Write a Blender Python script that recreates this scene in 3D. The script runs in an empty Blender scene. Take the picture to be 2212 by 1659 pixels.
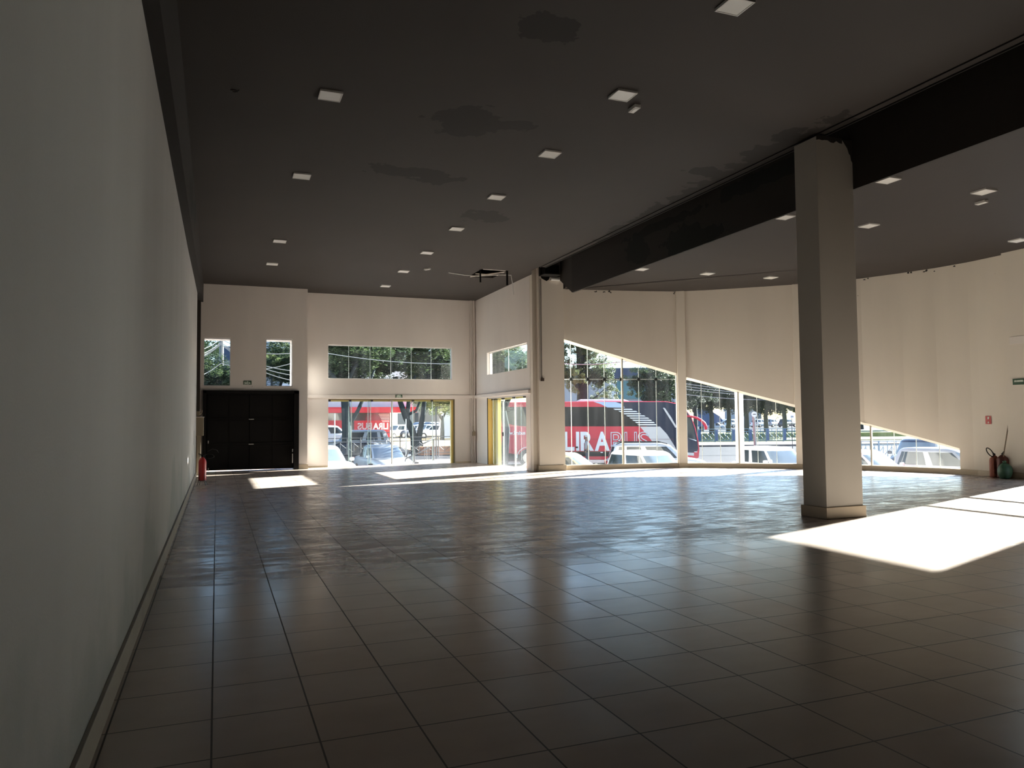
import bpy, bmesh, math, random
from mathutils import Vector, Matrix, Euler
random.seed(7)
C = bpy.context.scene.collection
# ------------------------------------------------------------------ camera maths (frame 2212 x 1659)
F, CX, CY, EYE = 1640.0, 1106.0, 829.5, 1.5
def _n(v): return v.normalized()
_Y = _n(Vector(((468-CX)/F, -(913-CY)/F, -1)))
_X = _n(Vector(((5330-CX)/F, -(867-CY)/F, -1))); _X = _n(_X - _Y*_X.dot(_Y))
_Z = _X.cross(_Y)
RW = Matrix((_X, _Y, _Z))                       # camera -> world
FW = RW @ Vector((0, 0, -1))
def ray(u, v): return RW @ Vector(((u-CX)/F, -(v-CY)/F, -1))
def onz(u, v, z): d = ray(u, v); return d*((z-EYE)/d.z) + Vector((0, 0, EYE))
def ony(u, v, y): d = ray(u, v); return d*(y/d.y) + Vector((0, 0, EYE))
def onD(u, v, D): return ray(u, v)*D + Vector((0, 0, EYE))   # at camera depth D

# ------------------------------------------------------------------ materials
def nodes(name):
    m = bpy.data.materials.new(name); m.use_nodes = True
    nt = m.node_tree; nt.nodes.clear()
    out = nt.nodes.new('ShaderNodeOutputMaterial')
    return m, nt, out
def N(nt, t, **k):
    n = nt.nodes.new(t)
    for a, b in k.items():
        if a.startswith('i_'):
            n.inputs[a[2:].replace('_', ' ')].default_value = b
        else: setattr(n, a, b)
    return n
def math_(nt, op, a, b=None, c=None, clamp=False):
    n = nt.nodes.new('ShaderNodeMath'); n.operation = op; n.use_clamp = clamp
    for i, x in enumerate((a, b, c)):
        if x is None: continue
        if isinstance(x, (int, float)): n.inputs[i].default_value = x
        else: nt.links.new(x, n.inputs[i])
    return n.outputs[0]
def mixc(nt, fac, a, b):
    n = nt.nodes.new('ShaderNodeMix'); n.data_type = 'RGBA'
    for s, x in ((n.inputs[0], fac), (n.inputs[6], a), (n.inputs[7], b)):
        if isinstance(x, (int, float)): s.default_value = x
        elif isinstance(x, (tuple, list)): s.default_value = (*x[:3], 1)
        else: nt.links.new(x, s)
    return n.outputs[2]
def M(name, col, rough=.6, metal=0, var=.08, scale=3, spec=.5, bump=0, coat=0, alpha=None):
    m, nt, out = nodes(name)
    b = N(nt, 'ShaderNodeBsdfPrincipled'); b.name = 'Principled BSDF'; b.inputs['Roughness'].default_value = rough
    b.inputs['Metallic'].default_value = metal
    b.inputs['Specular IOR Level'].default_value = spec
    b.inputs['Coat Weight'].default_value = coat
    tc = N(nt, 'ShaderNodeTexCoord')
    nz = N(nt, 'ShaderNodeTexNoise'); nz.inputs['Scale'].default_value = scale; nz.inputs['Detail'].default_value = 5
    nt.links.new(tc.outputs['Object'], nz.inputs['Vector'])
    c0 = tuple(max(0, c*(1-var)) for c in col); c1 = tuple(min(1, c*(1+var)) for c in col)
    nt.links.new(mixc(nt, nz.outputs['Fac'], c0, c1), b.inputs['Base Color'])
    if bump:
        bp = N(nt, 'ShaderNodeBump'); bp.inputs['Strength'].default_value = bump; bp.inputs['Distance'].default_value = .01
        nt.links.new(nz.outputs['Fac'], bp.inputs['Height']); nt.links.new(bp.outputs[0], b.inputs['Normal'])
    nt.links.new(b.outputs[0], out.inputs[0])
    return m
def glass_mat(name, tint=(.86, .92, .92), dust=.10, dustcol=(.75, .78, .8), zlo=0.0, streak=True, base=.12):
    """clear pane with a film of dust: denser towards its foot, and in vertical runs"""
    m, nt, out = nodes(name)
    tr = N(nt, 'ShaderNodeBsdfTransparent'); tr.inputs[0].default_value = (*tint, 1)
    gl = N(nt, 'ShaderNodeBsdfGlossy'); gl.inputs['Roughness'].default_value = .02
    lw = N(nt, 'ShaderNodeLayerWeight'); lw.inputs[0].default_value = .5
    fr = math_(nt, 'ADD', math_(nt, 'MULTIPLY', math_(nt, 'POWER', lw.outputs['Facing'], 4.5), .5), .02)
    mx = N(nt, 'ShaderNodeMixShader')
    nt.links.new(fr, mx.inputs[0]); nt.links.new(tr.outputs[0], mx.inputs[1]); nt.links.new(gl.outputs[0], mx.inputs[2])
    df = N(nt, 'ShaderNodeBsdfDiffuse'); df.inputs[0].default_value = (*dustcol, 1)
    tl = N(nt, 'ShaderNodeBsdfTranslucent'); tl.inputs[0].default_value = (*dustcol, 1)
    md = N(nt, 'ShaderNodeMixShader'); md.inputs[0].default_value = .6
    nt.links.new(df.outputs[0], md.inputs[1]); nt.links.new(tl.outputs[0], md.inputs[2])
    geo = N(nt, 'ShaderNodeNewGeometry'); sp = N(nt, 'ShaderNodeSeparateXYZ'); nt.links.new(geo.outputs['Position'], sp.inputs[0])
    mp = N(nt, 'ShaderNodeMapping'); mp.inputs['Scale'].default_value = (3.2, 3.2, .35)
    nt.links.new(geo.outputs['Position'], mp.inputs[0])
    nz = N(nt, 'ShaderNodeTexNoise'); nz.inputs['Scale'].default_value = 1.2; nz.inputs['Detail'].default_value = 6
    nt.links.new(mp.outputs[0], nz.inputs['Vector'])
    n2 = N(nt, 'ShaderNodeTexNoise'); n2.inputs['Scale'].default_value = 2.5; n2.inputs['Detail'].default_value = 4
    nt.links.new(geo.outputs['Position'], n2.inputs['Vector'])
    foot = math_(nt, 'MULTIPLY', math_(nt, 'SUBTRACT', zlo+.75, sp.outputs[2]), 1.4, clamp=True)
    foot = math_(nt, 'MULTIPLY', math_(nt, 'MULTIPLY', foot, foot), math_(nt, 'MULTIPLY', n2.outputs['Fac'], 1.1))
    st = math_(nt, 'MULTIPLY', math_(nt, 'SUBTRACT', nz.outputs['Fac'], .42), 1.6, clamp=True)
    f = math_(nt, 'MULTIPLY', math_(nt, 'ADD', math_(nt, 'ADD', foot, st), base), dust, clamp=True)
    m2 = N(nt, 'ShaderNodeMixShader')
    nt.links.new(f, m2.inputs[0]); nt.links.new(mx.outputs[0], m2.inputs[1]); nt.links.new(md.outputs[0], m2.inputs[2])
    nt.links.new(m2.outputs[0], out.inputs[0])
    return m
def wall_mat(name, col, grime=.12, damp=False):
    m, nt, out = nodes(name)
    b = N(nt, 'ShaderNodeBsdfPrincipled'); b.inputs['Roughness'].default_value = .62; b.inputs['Specular IOR Level'].default_value = .25
    geo = N(nt, 'ShaderNodeNewGeometry')
    mp = N(nt, 'ShaderNodeMapping'); mp.inputs['Scale'].default_value = (1.3, 1.3, .25)
    nt.links.new(geo.outputs['Position'], mp.inputs[0])
    n1 = N(nt, 'ShaderNodeTexNoise'); n1.inputs['Scale'].default_value = 1.1; n1.inputs['Detail'].default_value = 6
    nt.links.new(mp.outputs[0], n1.inputs['Vector'])
    n2 = N(nt, 'ShaderNodeTexNoise'); n2.inputs['Scale'].default_value = 90; n2.inputs['Detail'].default_value = 3
    nt.links.new(geo.outputs['Position'], n2.inputs['Vector'])
    c = mixc(nt, n1.outputs['Fac'], tuple(x*(1-grime) for x in col), tuple(min(1, x*(1+grime*.5)) for x in col))
    # small scuffs and specks
    n3 = N(nt, 'ShaderNodeTexVoronoi'); n3.inputs['Scale'].default_value = 1.1
    nt.links.new(geo.outputs['Position'], n3.inputs['Vector'])
    sp = math_(nt, 'LESS_THAN', n3.outputs['Distance'], .018)
    c = mixc(nt, math_(nt, 'MULTIPLY', sp, .5), c, tuple(x*.3 for x in col))
    if damp:      # rising damp: greenish grey stains of their own shape above the skirting
        sz = N(nt, 'ShaderNodeSeparateXYZ'); nt.links.new(geo.outputs['Position'], sz.inputs[0])
        nd = N(nt, 'ShaderNodeTexNoise'); nd.inputs['Scale'].default_value = .9; nd.inputs['Detail'].default_value = 6
        nt.links.new(geo.outputs['Position'], nd.inputs['Vector'])
        k = math_(nt, 'SUBTRACT', math_(nt, 'ADD', nd.outputs['Fac'], math_(nt, 'MULTIPLY', math_(nt, 'SUBTRACT', .65, sz.outputs[2]), .28)), .50)
        k = math_(nt, 'MULTIPLY', math_(nt, 'MULTIPLY', k, 7, clamp=True), math_(nt, 'LESS_THAN', sz.outputs[2], 1.6))
        c = mixc(nt, math_(nt, 'MULTIPLY', k, .55), c, (.27, .29, .275))
    nt.links.new(c, b.inputs['Base Color'])
    bp = N(nt, 'ShaderNodeBump'); bp.inputs['Strength'].default_value = .25; bp.inputs['Distance'].default_value = .004
    nt.links.new(n2.outputs['Fac'], bp.inputs['Height']); nt.links.new(bp.outputs[0], b.inputs['Normal'])
    nt.links.new(b.outputs[0], out.inputs[0])
    return m
def stain_mat(name, col, dark, stains, rough=.75, axes='XY'):
    """dark paint with damp stains of their own shape: (a, b, ra, rb, rot)"""
    m, nt, out = nodes(name)
    b = N(nt, 'ShaderNodeBsdfPrincipled'); b.inputs['Roughness'].default_value = rough; b.inputs['Specular IOR Level'].default_value = .3
    geo = N(nt, 'ShaderNodeNewGeometry'); sp = N(nt, 'ShaderNodeSeparateXYZ'); nt.links.new(geo.outputs['Position'], sp.inputs[0])
    A = sp.outputs['XYZ'.index(axes[0])]; B = sp.outputs['XYZ'.index(axes[1])]
    nz = N(nt, 'ShaderNodeTexNoise'); nz.inputs['Scale'].default_value = 2.6; nz.inputs['Detail'].default_value = 7; nz.inputs['Roughness'].default_value = .55
    nt.links.new(geo.outputs['Position'], nz.inputs['Vector'])
    wob = math_(nt, 'MULTIPLY', math_(nt, 'SUBTRACT', nz.outputs['Fac'], .5), 2.6)
    total = None
    for (a, bb, ra, rb, rot) in stains:
        da = math_(nt, 'SUBTRACT', A, a); db = math_(nt, 'SUBTRACT', B, bb)
        ca, sa = math.cos(rot), math.sin(rot)
        p = math_(nt, 'DIVIDE', math_(nt, 'ADD', math_(nt, 'MULTIPLY', da, ca), math_(nt, 'MULTIPLY', db, sa)), ra)
        q = math_(nt, 'DIVIDE', math_(nt, 'SUBTRACT', math_(nt, 'MULTIPLY', db, ca), math_(nt, 'MULTIPLY', da, sa)), rb)
        d = math_(nt, 'ADD', math_(nt, 'SQRT', math_(nt, 'ADD', math_(nt, 'MULTIPLY', p, p), math_(nt, 'MULTIPLY', q, q))), wob)
        k = math_(nt, 'MULTIPLY', math_(nt, 'SUBTRACT', 1.0, d), 14, clamp=True)
        total = k if total is None else math_(nt, 'MAXIMUM', total, k)
    n2 = N(nt, 'ShaderNodeTexNoise'); n2.inputs['Scale'].default_value = .5; n2.inputs['Detail'].default_value = 5
    nt.links.new(geo.outputs['Position'], n2.inputs['Vector'])
    c = mixc(nt, n2.outputs['Fac'], tuple(x*.85 for x in col), tuple(x*1.12 for x in col))
    if total is not None: c = mixc(nt, total, c, dark)
    nt.links.new(c, b.inputs['Base Color'])
    nt.links.new(b.outputs[0], out.inputs[0])
    return m
def floor_mat():
    m, nt, out = nodes('floor_tiles')
    b = N(nt, 'ShaderNodeBsdfPrincipled')
    geo = N(nt, 'ShaderNodeNewGeometry'); sp = N(nt, 'ShaderNodeSeparateXYZ'); nt.links.new(geo.outputs['Position'], sp.inputs[0])
    tx = math_(nt, 'DIVIDE', math_(nt, 'ADD', sp.outputs[0], 20*.476+.01), .476)
    ty = math_(nt, 'DIVIDE', math_(nt, 'ADD', sp.outputs[1], 30*.49-3.72), .49)
    fx = math_(nt, 'FRACT', tx); fy = math_(nt, 'FRACT', ty)
    ex = math_(nt, 'ABSOLUTE', math_(nt, 'SUBTRACT', fx, .5)); ey = math_(nt, 'ABSOLUTE', math_(nt, 'SUBTRACT', fy, .5))
    g = math_(nt, 'GREATER_THAN', math_(nt, 'MAXIMUM', ex, ey), .4905)
    cb = N(nt, 'ShaderNodeCombineXYZ'); nt.links.new(math_(nt, 'FLOOR', tx), cb.inputs[0]); nt.links.new(math_(nt, 'FLOOR', ty), cb.inputs[1])
    wn = N(nt, 'ShaderNodeTexWhiteNoise'); nt.links.new(cb.outputs[0], wn.inputs['Vector'])
    # marbled veins running across each tile, shifted per tile
    off = N(nt, 'ShaderNodeVectorMath', operation='MULTIPLY_ADD')
    nt.links.new(wn.outputs['Color'], off.inputs[0]); off.inputs[1].default_value = (9, 9, 9); nt.links.new(geo.outputs['Position'], off.inputs[2])
    mp = N(nt, 'ShaderNodeMapping'); mp.inputs['Scale'].default_value = (1.1, 2.6, 1); nt.links.new(off.outputs[0], mp.inputs[0])
    vn = N(nt, 'ShaderNodeTexNoise'); vn.inputs['Scale'].default_value = 2.2; vn.inputs['Detail'].default_value = 4; vn.inputs['Roughness'].default_value = .5
    nt.links.new(mp.outputs[0], vn.inputs['Vector'])
    dirt = N(nt, 'ShaderNodeTexNoise'); dirt.inputs['Scale'].default_value = .55; dirt.inputs['Detail'].default_value = 9; dirt.inputs['Roughness'].default_value = .65
    nt.links.new(geo.outputs['Position'], dirt.inputs['Vector'])
    c = mixc(nt, vn.outputs['Fac'], (.40, .315, .265), (.49, .395, .335))
    c = mixc(nt, math_(nt, 'MULTIPLY', wn.outputs['Value'], .35), c, (.42, .36, .31))
    c = mixc(nt, math_(nt, 'MULTIPLY', math_(nt, 'SUBTRACT', dirt.outputs['Fac'], .3), .9, clamp=True), c, (.33, .27, .22))
    c = mixc(nt, g, c, (.07, .055, .045))
    nt.links.new(c, b.inputs['Base Color'])
    # smeared dust gives the worn, streaky gloss
    m2 = N(nt, 'ShaderNodeMapping'); m2.inputs['Scale'].default_value = (.8, 2.6, 1); m2.inputs['Rotation'].default_value = (0, 0, .25); nt.links.new(geo.outputs['Position'], m2.inputs[0])
    sm = N(nt, 'ShaderNodeTexNoise'); sm.inputs['Scale'].default_value = 2.3; sm.inputs['Detail'].default_value = 7; sm.inputs['Distortion'].default_value = 1.2
    nt.links.new(m2.outputs[0], sm.inputs['Vector'])
    wear = math_(nt, 'MULTIPLY', math_(nt, 'SUBTRACT', sp.outputs[1], math_(nt, 'ADD', 6.6, math_(nt, 'MULTIPLY', dirt.outputs['Fac'], 1.6))), 1.5, clamp=True)
    r = math_(nt, 'ADD', math_(nt, 'MULTIPLY', math_(nt, 'SUBTRACT', sm.outputs['Fac'], .35), math_(nt, 'ADD', .05, math_(nt, 'MULTIPLY', wear, .5)), clamp=True), .19)
    r = math_(nt, 'ADD', r, math_(nt, 'MULTIPLY', wn.outputs['Value'], .06))
    r = math_(nt, 'MAXIMUM', r, math_(nt, 'MULTIPLY', g, .7))
    nt.links.new(r, b.inputs['Roughness'])
    b.inputs['Specular IOR Level'].default_value = .5
    mb = N(nt, 'ShaderNodeTexNoise'); mb.inputs['Scale'].default_value = 1.6; mb.inputs['Detail'].default_value = 5
    nt.links.new(mp.outputs[0], mb.inputs['Vector'])
    sc_ = N(nt, 'ShaderNodeTexNoise'); sc_.inputs['Scale'].default_value = 5.5; sc_.inputs['Detail'].default_value = 5; sc_.inputs['Distortion'].default_value = 1.0
    nt.links.new(geo.outputs['Position'], sc_.inputs['Vector'])
    hh = math_(nt, 'SUBTRACT', math_(nt, 'ADD', math_(nt, 'ADD', math_(nt, 'MULTIPLY', mb.outputs['Fac'], .25), math_(nt, 'MULTIPLY', math_(nt, 'MULTIPLY', sc_.outputs['Fac'], wear), .55)), math_(nt, 'MULTIPLY', wn.outputs['Value'], .05)), math_(nt, 'MULTIPLY', g, .6))
    bp = N(nt, 'ShaderNodeBump'); bp.inputs['Strength'].default_value = .22; bp.inputs['Distance'].default_value = .006
    nt.links.new(hh, bp.inputs['Height']); nt.links.new(bp.outputs[0], b.inputs['Normal'])
    nt.links.new(b.outputs[0], out.inputs[0])
    return m
def leaf_mat(name, a, b_):
    m, nt, out = nodes(name)
    df = N(nt, 'ShaderNodeBsdfPrincipled'); df.inputs['Roughness'].default_value = .5; df.inputs['Specular IOR Level'].default_value = .35
    tl = N(nt, 'ShaderNodeBsdfTranslucent'); mx = N(nt, 'ShaderNodeMixShader'); mx.inputs[0].default_value = .35
    geo = N(nt, 'ShaderNodeNewGeometry')
    c = mixc(nt, geo.outputs['Random Per Island'], a, b_)
    nt.links.new(c, df.inputs['Base Color']); nt.links.new(c, tl.inputs[0])
    nt.links.new(df.outputs[0], mx.inputs[1]); nt.links.new(tl.outputs[0], mx.inputs[2]); nt.links.new(mx.outputs[0], out.inputs[0])
    return m

m_wall = wall_mat('wall_paint', (.80, .735, .69))
m_wallc = wall_mat('cream_wall_paint', (.78, .705, .62), .10)
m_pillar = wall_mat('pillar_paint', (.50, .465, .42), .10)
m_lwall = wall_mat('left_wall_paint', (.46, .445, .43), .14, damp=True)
m_floor = floor_mat()
m_base = M('beige_tile_skirting', (.50, .41, .30), .45, var=.15, scale=2)
m_ceil = stain_mat('dark_ceiling_paint', (.054, .046, .042), (.024, .020, .018),
    [(3.3, 7.4, .42, .30, .1), (3.35, 10.2, .52, .55, .2), (4.05, 10.05, .35, .16, .1), (3.15, 12.65, .8, .30, .05), (3.6, 12.9, .35, .2, 0), (5.25, 14.95, .55, .42, .1),
     (8.45, 9.6, .55, 1.5, .0), (8.5, 11.6, .42, 1.9, 0), (8.55, 14.0, .30, 2.2, 0), (7.85, 10.85, .35, .22, 0)])
m_ceil2 = stain_mat('dark_ceiling_paint_right', (.048, .040, .037), (.05, .04, .037), [])
m_beam = stain_mat('dark_beam_paint', (.036, .031, .029), (.015, .017, .016),
    [(13.3, 5.2, .9, .3, .1), (12.6, 5.15, .5, .2, 0), (15.2, 5.4, .5, .30, .5), (14.3, 5.75, 1.5, .1, 0), (11.2, 5.8, 1.3, .15, 0)], axes='YZ')
m_black = M('black_gate_paint', (.006, .005, .005), .5, var=.2, spec=.2)
m_white = M('white_plastic', (.78, .76, .73), .5)
m_diff = M('frosted_diffuser', (.85, .83, .80), .35)
m_yellow = M('yellow_paint', (.78, .60, .20), .6)
m_alu = M('aluminium', (.62, .60, .57), .4, metal=.6)
m_dkfit = M('dark_glass_clamp', (.02, .025, .025), .5)
m_edge = M('polished_glass_edge', (.85, .92, .90), .4)
m_glass = glass_mat('dusty_window_glass', dust=.015)
m_glassU = glass_mat('upper_window_glass', dust=.02, zlo=2.4)
m_glassD = glass_mat('dusty_door_glass', dust=.03, base=.2)
m_concrete = M('render_frame', (.62, .55, .47), .8)
m_green = M('sign_green', (.02, .07, .03), .5)
m_signw = M('sign_lettering', (.75, .8, .7), .5)
m_red = M('extinguisher_red', (.42, .02, .02), .35)
m_rust = M('faded_red_paint', (.27, .075, .045), .7, var=.5, scale=14)
m_darkmetal = M('dark_metal', (.03, .03, .03), .45, metal=.3)
m_rubber = M('black_rubber', (.015, .012, .01), .6)
m_wood = M('grey_wood', (.22, .17, .12), .7)
m_greenpl = M('green_plastic', (.035, .10, .055), .5, var=.4, scale=9, bump=.6)
m_box = M('beige_metal_box', (.33, .27, .19), .5)

# ------------------------------------------------------------------ mesh helpers
def link(name, me, mat=None, parent=None, loc=None):
    o = bpy.data.objects.new(name, me); C.objects.link(o)
    if mat is not None and me is not None and len(me.materials) == 0: me.materials.append(mat)
    if parent: o.parent = parent
    if loc is not None: o.location = loc
    return o
def thing(name, label, cat, loc=(0, 0, 0), rz=0, group=None):
    o = bpy.data.objects.new(name, None); C.objects.link(o); o.location = loc; o.rotation_euler = (0, 0, rz)
    o.empty_display_size = .1
    tag(o, label, cat, group); return o
def tag(o, label, cat, group=None, kind=None):
    o['label'] = label; o['category'] = cat
    if group: o['group'] = group
    if kind: o['kind'] = kind
    return o
def st(o): o['kind'] = 'structure'; return o
def stE(name, loc=(0, 0, 0)):
    o = bpy.data.objects.new(name, None); C.objects.link(o); o.location = loc; return st(o)
class MB:
    def __init__(s): s.bm = bmesh.new(); s.mats = []
    def mi(s, mat):
        if mat is None: return 0
        if mat not in s.mats: s.mats.append(mat)
        return s.mats.index(mat)
    def box(s, x0, x1, y0, y1, z0, z1, mat=None, T=None):
        vs = [s.bm.verts.new(Vector(p) if T is None else T @ Vector(p)) for p in
              ((x0, y0, z0), (x1, y0, z0), (x1, y1, z0), (x0, y1, z0), (x0, y0, z1), (x1, y0, z1), (x1, y1, z1), (x0, y1, z1))]
        i = s.mi(mat)
        for f in ((3, 2, 1, 0), (4, 5, 6, 7), (0, 1, 5, 4), (1, 2, 6, 5), (2, 3, 7, 6), (3, 0, 4, 7)):
            s.bm.faces.new([vs[k] for k in f]).material_index = i
        return s
    def prism(s, pts, off, mat=None):
        """polygon pts (3D list) extruded by vector off"""
        off = Vector(off); a = [s.bm.verts.new(Vector(p)) for p in pts]; b = [s.bm.verts.new(Vector(p)+off) for p in pts]
        i = s.mi(mat); n = len(pts)
        try:
            s.bm.faces.new(a[::-1]).material_index = i; s.bm.faces.new(b).material_index = i
        except ValueError: pass
        for k in range(n): s.bm.faces.new((a[k], a[(k+1) % n], b[(k+1) % n], b[k])).material_index = i
        return s
    def quad(s, a, b, c, d, mat=None):
        s.bm.faces.new([s.bm.verts.new(Vector(p)) for p in (a, b, c, d)]).material_index = s.mi(mat); return s
    def tube(s, pts, r, n=8, mat=None, cap=True):
        pts = [Vector(p) for p in pts]; rr = r if isinstance(r, (list, tuple)) else [r]*len(pts)
        rings = []; i = s.mi(mat); prev = None
        for k, p in enumerate(pts):
            t = (pts[min(k+1, len(pts)-1)] - pts[max(k-1, 0)])
            if t.length < 1e-9: t = Vector((0, 0, 1))
            t.normalize()
            u = prev if prev is not None else (Vector((0, 0, 1)) if abs(t.z) < .9 else Vector((1, 0, 0)))
            u = (u - t*u.dot(t)).normalized(); prev = u; w = t.cross(u)
            rings.append([s.bm.verts.new(p + (u*math.cos(2*math.pi*j/n) + w*math.sin(2*math.pi*j/n))*rr[k]) for j in range(n)])
        for a, b in zip(rings[:-1], rings[1:]):
            for j in range(n): s.bm.faces.new((a[j], a[(j+1) % n], b[(j+1) % n], b[j])).material_index = i
        if cap:
            s.bm.faces.new(rings[0][::-1]).material_index = i; s.bm.faces.new(rings[-1]).material_index = i
        return s
    def lathe(s, prof, c=(0, 0, 0), n=20, axis='Z', mat=None):
        i = s.mi(mat); rings = []
        for (r, h) in prof:
            ring = []
            for j in range(n):
                a = 2*math.pi*j/n
                p = (r*math.cos(a), r*math.sin(a), h) if axis == 'Z' else (r*math.cos(a), h, r*math.sin(a)) if axis == 'Y' else (h, r*math.cos(a), r*math.sin(a))
                ring.append(s.bm.verts.new(Vector(p)+Vector(c)))
            rings.append(ring)
        for a, b in zip(rings[:-1], rings[1:]):
            for j in range(n): s.bm.faces.new((a[j], a[(j+1) % n], b[(j+1) % n], b[j])).material_index = i
        s.bm.faces.new(rings[0][::-1]).material_index = i; s.bm.faces.new(rings[-1]).material_index = i
        return s
    def loft(s, secs, mat=None, closed=True, cap=True):
        i = s.mi(mat); R = [[s.bm.verts.new(Vector(p)) for p in sec] for sec in secs]; n = len(R[0])
        for a, b in zip(R[:-1], R[1:]):
            for j in range(n if closed else n-1): s.bm.faces.new((a[j], a[(j+1) % n], b[(j+1) % n], b[j])).material_index = i
        if cap and closed:
            s.bm.faces.new(R[0][::-1]).material_index = i; s.bm.faces.new(R[-1]).material_index = i
        return s
    def build(s, name, mat=None, parent=None, bevel=0, smooth=False, sub=0, merge=False, loc=None):
        if merge: bmesh.ops.remove_doubles(s.bm, verts=s.bm.verts, dist=1e-4)
        bmesh.ops.recalc_face_normals(s.bm, faces=s.bm.faces)
        me = bpy.data.meshes.new(name); s.bm.to_mesh(me); s.bm.free()
        for m in s.mats: me.materials.append(m)
        if not s.mats and mat: me.materials.append(mat)
        if smooth:
            me.polygons.foreach_set('use_smooth', [True]*len(me.polygons))
        o = link(name, me, None, parent, loc)
        if bevel:
            b = o.modifiers.new('b', 'BEVEL'); b.width = bevel; b.segments = 2; b.limit_method = 'ANGLE'; b.angle_limit = .7
        if sub:
            b = o.modifiers.new('s', 'SUBSURF'); b.levels = sub; b.render_levels = sub
        return o
def copy_tree(o, parent=None):
    c = o.copy(); C.objects.link(c)
    if parent: c.parent = parent
    for ch in [x for x in C.objects if x.parent == o]: copy_tree(ch, c)
    return c
def text_obj(name, s, size, mat, parent, loc, rot, outline=0, depth=.006, width=None, mirror=False, bold=0):
    cu = bpy.data.curves.new(name, 'FONT'); cu.body = s; cu.size = size; cu.align_x = 'CENTER'; cu.align_y = 'CENTER'
    cu.offset = bold
    if outline: cu.fill_mode = 'NONE'; cu.bevel_depth = outline; cu.bevel_resolution = 0
    else: cu.extrude = depth
    tmp = bpy.data.objects.new('tmp', cu); C.objects.link(tmp)
    dg = bpy.context.evaluated_depsgraph_get(); dg.update()
    me = bpy.data.meshes.new_from_object(tmp.evaluated_get(dg)); bpy.data.objects.remove(tmp)
    xs = [v.co.x for v in me.vertices]; ys = [v.co.y for v in me.vertices]
    w = max(xs)-min(xs); cxm = (max(xs)+min(xs))/2; cym = (max(ys)+min(ys))/2; hgt = max(ys)-min(ys)
    kx = (width/w if width else 1)*(-1 if mirror else 1); ky = 1
    for v in me.vertices: v.co.x = (v.co.x-cxm)*kx; v.co.y = (v.co.y-cym)*ky
    me.materials.clear(); me.materials.append(mat)
    o = link(name, me, None, parent, loc); o.rotation_euler = rot
    return o

# ================================================================== ROOM SHELL
H1, H2, HB = 5.77, 5.40, 4.98        # left ceiling, right ceiling, beam underside
XL = -.53
def grid_wall(name, fmap, us, zs, holes, thick, mat, mat_rev=None):
    """flat wall: u along, z up, d outwards; holes = (u0,u1,z0,z1)"""
    us = sorted(set(us + [h[0] for h in holes] + [h[1] for h in holes])); zs = sorted(set(zs + [h[2] for h in holes] + [h[3] for h in holes]))
    mb = MB()
    def solid(i, j):
        if i < 0 or j < 0 or i >= len(us)-1 or j >= len(zs)-1: return False
        u = (us[i]+us[i+1])/2; z = (zs[j]+zs[j+1])/2
        return not any(h[0] < u < h[1] and h[2] < z < h[3] for h in holes)
    for i in range(len(us)-1):
        for j in range(len(zs)-1):
            if not solid(i, j): continue
            u0, u1, z0, z1 = us[i], us[i+1], zs[j], zs[j+1]
            for d in (0, thick): mb.quad(fmap(u0, d, z0), fmap(u1, d, z0), fmap(u1, d, z1), fmap(u0, d, z1))
            for (di, dj, a, b) in ((-1, 0, (u0, z0), (u0, z1)), (1, 0, (u1, z0), (u1, z1)), (0, -1, (u0, z0), (u1, z0)), (0, 1, (u0, z1), (u1, z1))):
                if not solid(i+di, j+dj):
                    mb.quad(fmap(a[0], 0, a[1]), fmap(b[0], 0, b[1]), fmap(b[0], thick, b[1]), fmap(a[0], thick, a[1]))
    return st(mb.build(name, mat, merge=True))

# floor slab (inside outline follows the curved front)
plan = [Vector(p) for p in ((9.50, 20.52), (10.75, 20.32), (12.0, 20.09), (13.17, 19.80), (14.0, 19.22), (14.9, 18.47), (15.82, 17.66), (16.42, 16.98), (16.95, 16.28), (17.38, 15.30), (17.66, 14.45), (17.80, 13.6), (17.80, 12.62))]
def plan_s():
    s = [0]
    for a, b in zip(plan[:-1], plan[1:]): s.append(s[-1]+(b-a).length)
    return s
PS = plan_s()
def pl(s, d=0):
    """point at arc length s on the curved wall, d outwards"""
    s = max(0, min(PS[-1]-1e-6, s))
    k = max(i for i in range(len(PS)-1) if PS[i] <= s)
    t = (s-PS[k])/(PS[k+1]-PS[k])
    def nrm(i):
        a = plan[max(0, i-1)]; b = plan[min(len(plan)-1, i+1)]; e = (b-a).normalized(); return Vector((-e.y, e.x))
    p = plan[k].lerp(plan[k+1], t); n = nrm(k).lerp(nrm(k+1), t).normalized()
    if n.dot(p - Vector((9, 12))) < 0: n = -n
    return p + n*d
def s_of(u):
    """arc length where the image column u meets the curved wall"""
    d = ray(u, 950); best = None
    for i in range(800):
        s = PS[-1]*i/799; p = pl(s); e = abs(p.x*d.y - p.y*d.x)
        if best is None or e < best[0]: best = (e, s)
    return best[1]
outline = [(-1.4, -9), (17.75, -9), (17.75, 12.3)] + [tuple(pl(PS[-1]-PS[-1]*i/30, .12)) for i in range(31)] + [(9.0, 20.6), (8.8, 25.9), (-1.4, 25.9)]
mb = MB(); mb.prism([(x, y, -.25) for x, y in outline], (0, 0, .25)); st(mb.build('floor', m_floor))

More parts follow.
